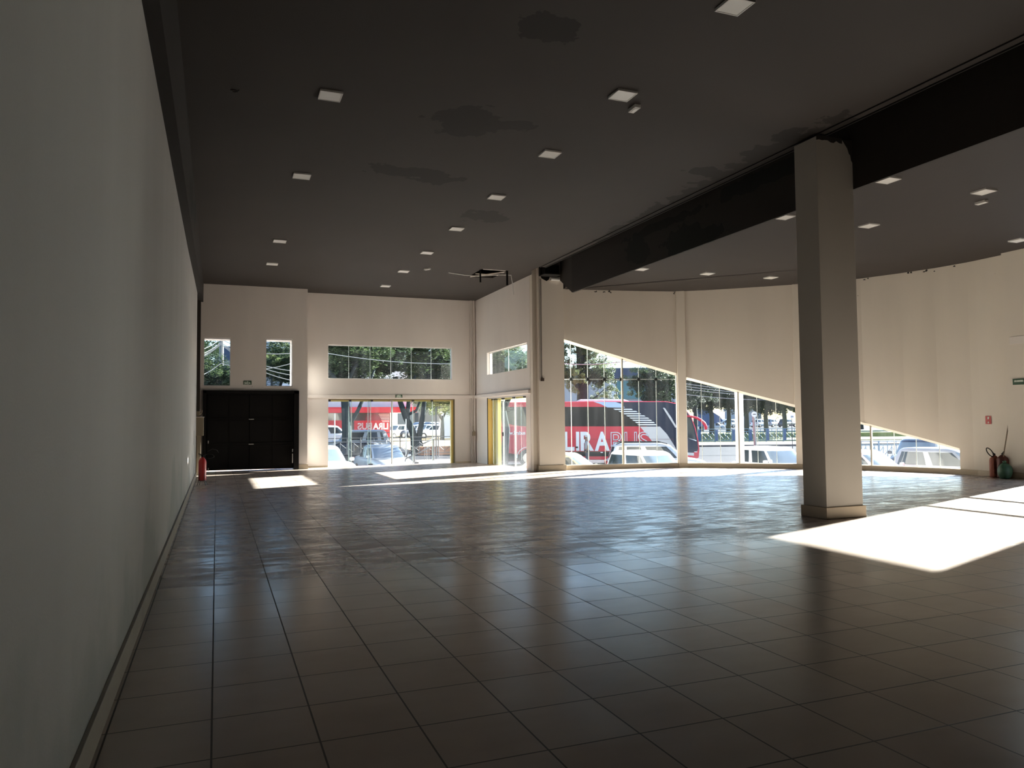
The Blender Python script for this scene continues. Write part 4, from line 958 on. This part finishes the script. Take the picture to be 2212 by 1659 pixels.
# ---------------- trees
m_leafA = leaf_mat('leaves_mid', (.030, .052, .022), (.085, .115, .05)); m_leafB = leaf_mat('leaves_dark', (.016, .030, .016), (.05, .072, .036)); m_leafC = leaf_mat('leaves_light', (.09, .125, .045), (.22, .26, .12))
m_bark = M('bark', (.045, .055, .055), .95, spec=.1, var=.35, scale=6, bump=.5)
def crown_mesh(seed, n, leaf):
    rnd = random.Random(seed); bm = bmesh.new()
    cl = []
    for _ in range(34):
        v = Vector((rnd.gauss(0, 1), rnd.gauss(0, 1), rnd.gauss(0, 1))).normalized()*rnd.uniform(.35, .95); cl.append((v, rnd.uniform(.12, .30)))
    for _ in range(n):
        c, r = rnd.choice(cl); d = Vector((rnd.gauss(0, 1), rnd.gauss(0, 1), rnd.gauss(0, .8))).normalized()*r*rnd.uniform(.6, 1.05)
        p = c+d; a = Vector((rnd.gauss(0, 1), rnd.gauss(0, 1), rnd.gauss(-.3, .7))).normalized(); b = a.orthogonal().normalized()
        b.rotate(Matrix.Rotation(rnd.uniform(0, 6.28), 3, a)) if False else None
        l = leaf*rnd.uniform(.7, 1.4); w = l*.38
        q = [p-a*l*.5, p+b*w*.5-a*l*.05, p+a*l*.5, p-b*w*.5-a*l*.05]
        bm.faces.new([bm.verts.new(x) for x in q])
    me = bpy.data.meshes.new('foliage'); bm.to_mesh(me); bm.free(); return me
CR = {}
for k, (mm, n, lf) in enumerate([(m_leafA, 5200, .085), (m_leafB, 6500, .085), (m_leafC, 4200, .08), (m_leafB, 9000, .055)]):
    me = crown_mesh(20+k, n, lf); me.materials.append(mm); CR[k] = me
def tree(label, base, paths, crowns, name='tree', group=None):
    t = thing(name, label, 'tree', base, 0, group)
    mb = MB()
    for pts, r0, r1 in paths:
        n = len(pts); mb.tube([Vector(p) for p in pts], [r0+(r1-r0)*i/(n-1) for i in range(n)], 9)
    mb.build('trunk', m_bark, t, smooth=True)
    for (c, r, k) in crowns:
        o = link('foliage', CR[k], None, t, c); o.scale = r if isinstance(r, tuple) else (r, r, r*.8); o.rotation_euler = (0, 0, random.uniform(0, 6))
    return t
random.seed(11)
# street tree straight trunk beyond the back door
b = ony(748, 905, 39); T1 = tree('street tree whose straight trunk stands behind the back glass door, left part', (b.x, b.y, -.5), [
    ([(0, 0, 0), (.02, 0, 1.2), (0, .1, 2.4), (-.1, 0, 3.6)], .26, .20), ([(.05, 0, 1.7), (.6, .2, 2.5), (1.1, .3, 3.6), (1.6, .3, 5)], .12, .06), ([(-.1, 0, 3.6), (-.9, 0, 4.6), (-1.8, .3, 5.4)], .13, .05), ([(-.1, 0, 3.6), (.5, .5, 4.8), (1.4, .2, 5.8)], .13, .05)],
    [((0, .5, 5.2), (2.9, 2.4, 1.5), 0), ((1.6, 1.2, 6.4), (2.9, 2.4, 1.7), 1), ((-1.0, .5, 6.0), (1.9, 1.6, 1.5), 2), ((-.6, 2.0, 4.6), (3.0, 2, 1.25), 1), ((-.3, 1, 7.3), (4, 3, 1.6), 0)])
b = ony(903, 905, 42); T2 = tree('forked dark tree behind the back glass door, its trunk splitting in a V', (b.x, b.y, -.42), [
    ([(0, 0, 0), (-.08, 0, .6), (-.15, 0, 1.0)], .40, .30), ([(-.15, 0, .7), (-.35, 0, 1.4), (-.7, .0, 2.1), (-1.0, .1, 3.0), (-1.3, .2, 4.4)], .22, .12), ([(-.62, 0, 2.0), (-.55, .1, 2.6), (-.5, .1, 3.2), (-.1, .2, 4.5)], .15, .08),
    ([(.02, 0, .8), (.15, 0, 1.5), (.28, 0, 2.2), (.42, .1, 3.2), (.7, .2, 4.6)], .18, .10), ([(-.5, 0, 2.3), (-.1, 0, 2.5), (.1, 0, 3.0)], .09, .05)],
    [((-.6, .5, 5.4), (2.9, 2.4, 1.7), 0), ((1.8, 1.0, 5.0), (2.4, 2.0, 1.6), 1), ((-2.6, 1.6, 5.6), (2.4, 2, 1.8), 1), ((.2, 1.6, 6.9), (3.4, 3, 1.6), 0), ((-.1, .3, 3.75), (1.2, 1.1, .5), 1)])
def simple_tree(label, u, D, zb, h, R, ks=(0, 1, 0), tr=.22, name='tree', group=None, dz=0, low=0):
    b = onD(u, 900, D); crowns = []
    n = 5
    for i in range(n):
        a = i*6.28/n+random.random(); rr = R*(.45 if i else 0)
        crowns.append(((rr*math.cos(a), rr*math.sin(a), h-R*.35*random.uniform(.6, 1.2)+dz-low*(i % 2)), (R*random.uniform(.62, .8), R*random.uniform(.62, .8), R*random.uniform(.42, .55)), ks[i % len(ks)]))
    br_ = [([(0, 0, 0), (random.uniform(-.2, .2), 0, h*.3), (random.uniform(-.3, .3), .1, h*.55)], tr, tr*.7)]
    for i in range(4):
        a = random.uniform(0, 6.28); br_.append(([(0, .05, h*.45), (R*.25*math.cos(a), R*.25*math.sin(a), h*.65), (R*.55*math.cos(a), R*.55*math.sin(a), h*.85)], tr*.5, tr*.15))
    return tree(label, (b.x, b.y, zb), br_, crowns, name, group)
simple_tree('leafy tree seen through the left upper window above the gate', 446, 40, -.4, 5.0, 2.6, (1, 0, 1), low=.5)
simple_tree('bright leafy tree in the right upper window above the gate', 588, 41, -.4, 5.35, 1.7, (0, 2, 0))
simple_tree('dense tree filling the left half of the strip window', 690, 44, -.4, 6.4, 3.4, (1, 2, 0))
simple_tree('dense dark tree filling the right half of the strip window', 1003, 50, -.4, 6.6, 4.6, (1, 2, 1), low=.8)
simple_tree('rounded green tree at the right of the back glass door', 955, 74, -.4, 4.3, 2.2, (0, 2, 0))
simple_tree('dark tree behind the far lot', 880, 90, -.4, 9, 6, (1, 0))
simple_tree('tall tree behind the shop with the red band', 640, 84, -.4, 11, 5, (1, 0))
simple_tree('tree seen through the narrow window of the return wall', 1088, 40, -.8, 6.0, 2.2, (0, 2, 1), dz=-.1)
b = onD(1256, 900, 53)
tree('big light-leaved tree rising behind the coach', (b.x, b.y, G0), [([(0, 0, 0), (.1, 0, 2.5), (.2, .1, 5.2), (.1, .1, 8)], .48, .36), ([(.1, 0, 3.2), (.9, 0, 4.0), (2.0, .1, 4.8)], .12, .05), ([(.2, 0, 4.4), (-.9, .1, 5.6), (-2, .2, 6.8)], .15, .06), ([(.2, 0, 4.8), (1.3, .1, 6.0), (2.2, .2, 7)], .15, .06)],
     [((-1.6, 0, 6.0), (1.5, 1.3, 1.6), 0), ((1.3, .2, 6.9), (1.6, 1.4, 1.5), 2), ((1.9, 0, 5.4), (1.4, 1.2, 1.3), 0), ((-.8, .3, 8.2), (2.4, 2, 1.4), 0), ((1.4, -.2, 3.9), (.9, .8, .8), 2), ((2.4, 0, 4.4), (.8, .8, .7), 2), ((.7, -.6, 5.9), (1.3, 1, 1.2), 1), ((-.1, -.8, 7.2), (1.4, .8, 1.0), 0), ((-.9, -.8, 5.4), (1.1, .8, 1.0), 2), ((-1.9, -.2, 7.6), (1.4, 1, 1.2), 0), ((.9, -.5, 8.0), (1.5, 1, 1.1), 0)])
simple_tree('dark green tree behind the front of the coach', 1418, 60, G0, 6.4, 2.3, (1, 0, 1), low=.9)
simple_tree('tree behind the coach near the second column', 1452, 68, G0, 7.5, 2.6, (0, 1), low=1.4)
simple_tree('drooping dark tree at the left of the second sloping window', 1500, 66, G0, 7.2, 2.6, (3, 1, 3), low=1.8)
for u, D, h, R, k, lab in [(1537, 92, 8.5, 4.2, (3, 1), 'dark tree above the blue tent'), (1572, 97, 8.6, 4.2, (1, 3), 'dark tree left of the thick mullion'), (1612, 94, 8.4, 4.2, (3, 1), 'dark tree behind the round road sign'), (1655, 96, 8.2, 4.4, (1, 3), 'dark tree right of the round road sign'),
                           (1695, 93, 7.8, 4.2, (3, 1), 'dark tree next to the pillar through the second sloping window'), (1735, 94, 7.8, 4.2, (1, 0), 'dark tree hidden mostly by the pillar'), (1515, 110, 10, 5, (1,), 'tall tree behind the blue tent')]:
    simple_tree(lab, u, D, G0+.6, h*.86, R, k, tr=.32, low=1.6, group='row of dark trees beyond the blue fence')
for u, D in ((1240, 120), (1340, 125), (1440, 118), (1790, 110), (1860, 112), (1960, 108), (2060, 112)):
    simple_tree('tree standing far beyond the street', u, D, -.5, 8, 5, (1, 0), tr=.35, group='far trees on the skyline')
simple_tree('tree far to the left behind the gate', 380, 60, -.4, 9, 4, (1, 0))

# ---------------- buildings
m_bwall = M('white_facade', (.66, .68, .72), .8, var=.05); m_bgrey = M('grey_facade', (.36, .38, .42), .8); m_bnavy = M('navy_roof', (.045, .06, .11), .6); m_bband = M('red_band', (.55, .02, .035), .5)
m_shopg = M('shop_glass', (.06, .06, .065), .1, coat=.6); m_bbeige = M('beige_facade', (.60, .47, .33), .8)
def W(u, v, y): return ony(u, v, y)
yS = 66
shop = thing('shop_building', 'white shop building with a red band over its glass front', 'building')
x0, x1 = W(600, 900, yS).x, W(893, 900, yS).x; zt_ = W(700, 800, yS).z
za, zb = W(750, 892, yS).z, W(750, 880, yS).z
mb = MB(); mb.box(x0, W(843, 900, yS).x, yS, yS+14, -.5, za); mb.box(x0, x1, yS, yS+14, za, zt_); mb.build('wall', m_bwall, shop)
mb = MB(); mb.box(x0, x1, yS-1.2, yS, za, zb); mb.build('red_band', m_bband, shop)
mb = MB(); mb.box(x0+.3, W(842, 900, yS).x, yS-.06, yS, -.35, za); mb.build('shop_window', m_shopg, shop)
def srect(name, u0, u1, v0, v1, mat, off): 
    a = W(u0, v1, yS-off); b = W(u1, v0, yS-off); mb = MB(); mb.box(a.x, b.x, yS-off, yS-off+.04, a.z, b.z); return mb.build(name, mat, shop)
srect('red_panel', 765, 841, 908, 934, m_bband, .15); srect('red_panel', 703, 742, 908, 926, m_bband, .15)  # first panel stands in for the red coach reflected in the shop glass
srect('red_plinth', 806, 842, 936, 945, m_bband, .14)
for k in range(6): srect('reflected_stripe', 818-3*k*0+k*1.5, 841, 894+k*3.2, 895.4+k*3.2, m_bwht, .16)  # stripes of that reflection, built as solid strips
c1 = W(822, 920.5, yS-.2); c2 = W(788, 920.5, yS-.2)  # mirrored lettering modelled in place of the coach's reflection
text_obj('lettering', 'LIRA', .75, m_bwht, shop, (c1.x, yS-.2, c1.z), (math.pi/2, 0, 0), depth=.01, width=1.35, mirror=True, bold=.03)
text_obj('lettering', 'BUS', .75, m_bwht, shop, (c2.x, yS-.2, c2.z), (math.pi/2, 0, 0), outline=.02, width=1.25, mirror=True)
b5 = thing('office_building', 'dark navy office block rising behind the trees at the upper left window', 'building')
mb = MB(); p0, p1 = W(462, 900, 100).x, W(560, 900, 100).x; mb.box(p0, p1, 100, 115, -.5, W(490, 748, 100).z); mb.build('wall', m_bnavy, b5)
mb = MB()
for k in range(4): mb.box(p0+.5, p1-.5, 99.9, 100, 2.2+k*2, 3.2+k*2)
mb.build('window_rows', m_shopg, b5)
b6 = thing('warehouse', 'pale blue-grey warehouse wall seen in the right window above the gate', 'building')
mb = MB(); mb.box(W(540, 900, 60).x, W(660, 900, 60).x, 60, 61, -.5, W(590, 738, 60).z); mb.build('wall', m_bgrey, b6)
mb = MB(); mb.box(W(603, 900, 60).x, W(680, 900, 60).x, 59.6, 61, -.5, W(620, 803, 60).z); mb.box(W(603, 900, 60).x, W(680, 900, 60).x, 60.0, 61, W(620, 803, 60).z, W(620, 745, 60).z, m_bgrey) if False else None; mb.build('side_wall', m_bwall, b6)
b7 = thing('house', 'beige house behind the far car row', 'building')
mb = MB(); mb.box(W(893, 900, 104).x, W(950, 900, 104).x, 104, 114, -.5, W(920, 850, 104).z); mb.build('wall', m_bbeige, b7)
mb = MB(); mb.box(W(896, 900, 104).x, W(903, 900, 104).x, 103.8, 104, .0, 2.6); mb.box(W(908, 900, 104).x, W(915, 900, 104).x, 103.8, 104, .6, 2.2); mb.build('window', m_shopg, b7)
b8 = thing('gate_house', 'white wall with a dark louvred panel at the right of the back glass door', 'building')
mb = MB(); mb.box(W(958, 900, 78).x, W(1040, 900, 78).x, 78, 79, -.5, W(970, 893, 78).z); mb.build('wall', m_bwall, b8)
mb = MB(); mb.box(W(963, 900, 79).x, W(1040, 900, 79).x, 79, 80, -.5, 4.8); mb.build('panel', m_bgrey, b8)
mb = MB()
for k in range(8): mb.box(W(966, 900, 78.8).x, W(974, 900, 78.8).x, 78.7, 78.8, 2.5+k*.22, 2.6+k*.22)
mb.build('louvre', m_black, b8)
def dbox(mb, u0, u1, D, v0, v1, depth, mat=None, zb=None):
    a = onD(u0, v1, D); b = onD(u1, v1, D); zt = onD((u0+u1)/2, v0, D).z; z0 = a.z if zb is None else zb
    d = Vector((FW.x, FW.y, 0)).normalized()*depth
    mb.prism([(a.x, a.y, z0), (b.x, b.y, z0), (b.x, b.y, zt), (a.x, a.y, zt)], d, mat)
b9 = thing('navy_roofed_hall', 'long white hall with a navy roof behind the coach', 'building')
mb = MB(); dbox(mb, 1160, 1470, 84, 819, 900, 10, zb=-1); mb.build('wall', m_bgrey, b9)
mb = MB(); dbox(mb, 1160, 1470, 83.6, 795, 819, 11); mb.build('roof', m_bnavy, b9)
mb = MB(); dbox(mb, 1318, 1330, 83.9, 826, 862, .1); dbox(mb, 1160, 1206, 83.9, 832, 866, .1); mb.build('shutter', m_bwall, b9)
mb = MB(); dbox(mb, 1333, 1400, 83.9, 823, 862, .1); mb.build('door', M('green_blue_door', (.10, .22, .24), .6), b9)
b10 = thing('far_house', 'pale house glimpsed between the far trees', 'building')
mb = MB(); dbox(mb, 1590, 1645, 150, 888, 905, 8, zb=-1); mb.build('wall', m_bgrey, b10); mb = MB(); dbox(mb, 1590, 1645, 149.5, 882, 888, 9); mb.build('roof', m_bwhite if False else m_bwall, b10)
tent = thing('blue_tent', 'pointed blue canopy standing beyond the blue fence', 'tent')
A = [onD(1516, 875, 108), onD(1516, 922, 108), onD(1562, 910, 108), onD(1556, 900, 108)]
mb = MB(); mb.prism([A[0], A[1], A[2], A[3]], Vector((FW.x, FW.y, 0))*2.5); mb.build('canopy', M('blue_canvas', (.05, .11, .30), .7), tent)
A = [onD(1508, 895, 110), onD(1508, 918, 110), onD(1516, 921, 110), onD(1516, 877, 110)]
mb = MB(); mb.prism(A, Vector((FW.x, FW.y, 0))*2); mb.build('side_canopy', M('beige_canvas', (.55, .50, .45), .8), tent)

# ---------------- fences, rails, poles, wires
def fence(label, p0, p1, z0, h, n, mat, r=.02, name='fence', orn=True, post_every=3, solid=None):
    t = thing(name, label, 'fence'); p0 = Vector(p0); p1 = Vector(p1)
    def P(f, z): q = p0.lerp(p1, f); return (q.x, q.y, z0+z)
    mb = MB()
    for z in (h, h*.80, h*.08): mb.tube([P(0, z), P(1, z)], r, 6)
    mb.build('rail', mat, t)
    mb = MB()
    for i in range(n):
        if orn:
            a, b, c = P((i+.08)/n, h*.44), P((i+.5)/n, h*.70), P((i+.92)/n, h*.44); d = P((i+.5)/n, h*.18)
            mb.tube([a, b], r*.6, 5); mb.tube([b, c], r*.6, 5); mb.tube([c, d], r*.6, 5); mb.tube([d, a], r*.6, 5); mb.tube([P((i+.5)/n, h*.8), P((i+.5)/n, h*.08)], r*.6, 5)
        mb.tube([P(i/n, h), P(i/n, h*.08)], r*.7, 5)
    mb.build('ornament', mat, t)
    for i in range(0, n+1, post_every):
        mb = MB(); mb.tube([P(i/n, -.15), P(i/n, h+.03)], r*1.7, 6); mb.build('post', mat, t)
    if solid:
        for i in range(0, n, solid):
            a = P((i+.1)/n, h*.05); b = P((i+.55)/n, h*.05); mb = MB(); mb.prism([a, b, (b[0], b[1], z0+h*.95), (a[0], a[1], z0+h*.95)], (.03, .06, 0)); mb.build('panel', m_fblue, t)
    return t
m_fgrey = M('grey_railing', (.10, .10, .105), .5, metal=.4); m_fteal = M('teal_fence', (.07, .16, .22), .6); m_fblue = M('blue_panel', (.04, .10, .26), .6)
fa, fb = ony(690, 900, 37), ony(1000, 900, 37)
fence('ornate grey railing with diamond shapes beyond the back glass door', (fa.x, 37, 0), (fb.x, 37, 0), -.17, .86, 11, m_fgrey, .018)
fa, fb = onD(1470, 900, 79), onD(1740, 900, 79)
fence('long blue and teal ornate fence along the far pavement', (fa.x, fa.y, 0), (fb.x, fb.y, 0), G0+.18, 1.30, 22, m_fteal, .035, solid=3)
fa, fb = onD(1840, 900, 46), onD(1990, 900, 46)
fence('pale blue rail seen through the low end window', (fa.x, fa.y, 0), (fb.x, fb.y, 0), G0, 1.15, 8, M('pale_blue_rail', (.30, .38, .45), .5), .03)
t = thing('handrail', 'sloping grey handrail with posts on the ramp outside the back door', 'handrail')
mb = MB()
A = [(6.75, 28.6, .12), (6.85, 28.6, .33), (7.9, 28.6, .84)]; mb.tube([(p[0], p[1], p[2]) for p in A], .03, 8)
mb.tube([(6.72, 28.6, -.05), (6.74, 28.6, .05), (7.72, 28.6, .48)], .022, 8); mb.build('rail', m_fgrey, t, smooth=True)
for x, z in ((7.85, .80), (7.08, .40)): mb = MB(); mb.tube([(x, 28.6, -.6 if x < 7.2 else -.04), (x, 28.6, z)], .028, 8); mb.build('post', m_fgrey, t)
mb = MB()
for k in range(3): mb.tube([(7.48+k*.09, 28.6, -.04), (7.48+k*.09, 28.6, .50)], .012, 6)
mb.build('baluster', m_fgrey, t)
def pole(label, u, D, v_top, r, name='pole', mat=None, zb=None, cat='pole'):
    p = onD(u, 900, D); z1 = onD(u, v_top, D).z; mb = MB(); mb.tube([(p.x, p.y, G0 if zb is None else zb), (p.x, p.y, z1)], r, 8)
    o = mb.build(name, mat or m_alu); tag(o, label, cat); return o
pole('slim grey pole right of the silver sedan', 877, 36, 905, .03, zb=-.4)
pole('slim grey pole at the right part of the back glass door', 942, 36, 880, .03, zb=-.4, mat=m_fgrey)
pole('thin pale pole at the left part of the back glass door', 723, 36, 893, .025, zb=-1.1)
pole('dark street pole seen in the left window above the gate', 477, 46, 700, .13, zb=-.5, mat=M('concrete_pole', (.25, .24, .22), .9))
p = onD(1597, 900, 27.5); mb = MB(); mb.prism([(p.x-.11, p.y-.11, -1.15), (p.x+.11, p.y-.11, -1.15), (p.x+.11, p.y+.11, -1.15), (p.x-.11, p.y+.11, -1.15)], (0, 0, 4.6))
tag(mb.build('street_post', m_bwht if False else M('white_post', (.62, .62, .64), .7), bevel=.01), 'thick white post standing right outside the second sloping window', 'post')
t = thing('road_sign', 'round white road sign with a dark bar on a grey pole', 'road sign')
p = onD(1628, 895, 46); mb = MB(); mb.tube([(p.x+.1, p.y, G0), (p.x, p.y, p.z)], .09, 8); mb.build('pole', M('weathered_pole', (.30, .29, .27), .8), t)
rot = Matrix.Rotation(math.radians(BD), 4, 'Z')
o = MB().lathe([(.17, -.02), (.17, .0)], n=24, axis='Y').build('disc', m_bwht, t); o.location = (p.x-.05, p.y-.12, p.z); o.rotation_euler = (0, 0, math.radians(BD))
o = MB().box(-.085, .085, -.035, -.02, -.02, .02).build('bar', m_black, t); o.location = (p.x-.05, p.y-.12, p.z); o.rotation_euler = (0, 0, math.radians(BD))
t = thing('small_sign', 'small white rectangular sign with a dark bar near the pillar', 'sign')
p = onD(1711, 900, 62)
o = MB().box(-.14, .14, -.02, 0, -.12, .12).build('plate', m_bwht, t); o.location = p; o.rotation_euler = (0, 0, math.radians(BD))
o = MB().box(-.10, .10, -.03, -.02, -.02, .02).build('bar', m_black, t); o.location = p; o.rotation_euler = (0, 0, math.radians(BD))
mb = MB(); mb.tube([(p.x, p.y+.05, G0), (p.x, p.y+.05, p.z+.1)], .03, 6); mb.build('post', m_fgrey, t)
m_wire = M('pale_wire', (.35, .35, .34), .6)
def wire(label, pts, r=.016):
    mb = MB(); P = [Vector(p) for p in pts]; q = []
    for a, b in zip(P[:-1], P[1:]):
        for i in range(8):
            f = i/8; w_ = a.lerp(b, f); w_.z -= .25*math.sin(math.pi*f); q.append(w_)
    q.append(P[-1]); mb.tube(q, r, 5); o = mb.build('overhead_wire', m_wire); tag(o, label, 'wire', 'overhead wires in the street')
for k, (va, vb, vc) in enumerate([(738, 733, 750), (752, 740, 790), (760, 742, 800), (764, 744, 812), (798, 785, 770)]):
    wire('pale overhead wire crossing the left window above the gate, line %s from the top' % ('first', 'second', 'third', 'fourth', 'fifth')[k], [ony(380, va+14, 30), ony(477, vb, 31), ony(640, vc+12, 30)], .014)
wire('pale overhead wire running across the long strip window', [ony(640, 752, 36), ony(1040, 786, 34)])
wire('overhead wire behind the first sloping window', [onD(1150, 778, 50), onD(1360, 780, 50)], .03)
for k, (va, vb) in enumerate(((826, 845), (832, 848), (838, 850), (850, 858))):
    wire('overhead wire %s from the top in the second sloping window' % ('first', 'second', 'third', 'fourth')[k], [onD(1460, va, 60), onD(1760, vb+4, 60)], .025)

# ================================================================== LIGHT, SKY, CAMERA
SUN = Vector((-2.09, -.74, -1)).normalized()
sd = bpy.data.lights.new('sun', 'SUN'); sd.energy = 44; sd.angle = math.radians(.53); sd.color = (1, .92, .87)
so = bpy.data.objects.new('sun', sd); C.objects.link(so); so.rotation_euler = SUN.to_track_quat('-Z', 'Y').to_euler(); so.location = (30, 20, 20)
w = bpy.data.worlds.new('World'); bpy.context.scene.world = w; w.use_nodes = True; nt = w.node_tree; nt.nodes.clear()
sky = nt.nodes.new('ShaderNodeTexSky'); sky.sky_type = 'NISHITA'; sky.sun_disc = False; sky.sun_elevation = math.asin(-SUN.z); sky.sun_rotation = math.atan2(-SUN.x, -SUN.y)
sky.dust_density = .6; sky.ozone_density = 1
bg = nt.nodes.new('ShaderNodeBackground'); bg.inputs[1].default_value = .36
out = nt.nodes.new('ShaderNodeOutputWorld'); tint = nt.nodes.new('ShaderNodeMix'); tint.data_type = 'RGBA'; tint.blend_type = 'MULTIPLY'; tint.inputs[0].default_value = 1; tint.inputs[7].default_value = (.93, .97, 1.10, 1); nt.links.new(sky.outputs[0], tint.inputs[6]); nt.links.new(tint.outputs[2], bg.inputs[0]); nt.links.new(bg.outputs[0], out.inputs[0])

cam = bpy.data.cameras.new('camera'); cam.sensor_width = 36; cam.lens = F*36/2212; cam.clip_end = 500; cam.clip_start = .05
co = bpy.data.objects.new('camera', cam); C.objects.link(co)
co.matrix_world = Matrix.Translation((0, 0, EYE)) @ RW.to_4x4()
sc = bpy.context.scene; sc.camera = co
sc.view_settings.view_transform = 'Standard'; sc.view_settings.look = 'None'; sc.view_settings.gamma = 1; sc.view_settings.exposure = 0.42
sc.cycles.max_bounces = 12; sc.cycles.diffuse_bounces = 6; sc.cycles.adaptive_threshold = .035; sc.cycles.transparent_max_bounces = 32; sc.cycles.glossy_bounces = 5
sc.cycles.sample_clamp_indirect = 8; sc.cycles.use_denoising = True
sc.cycles.caustics_reflective = True; sc.cycles.caustics_refractive = False
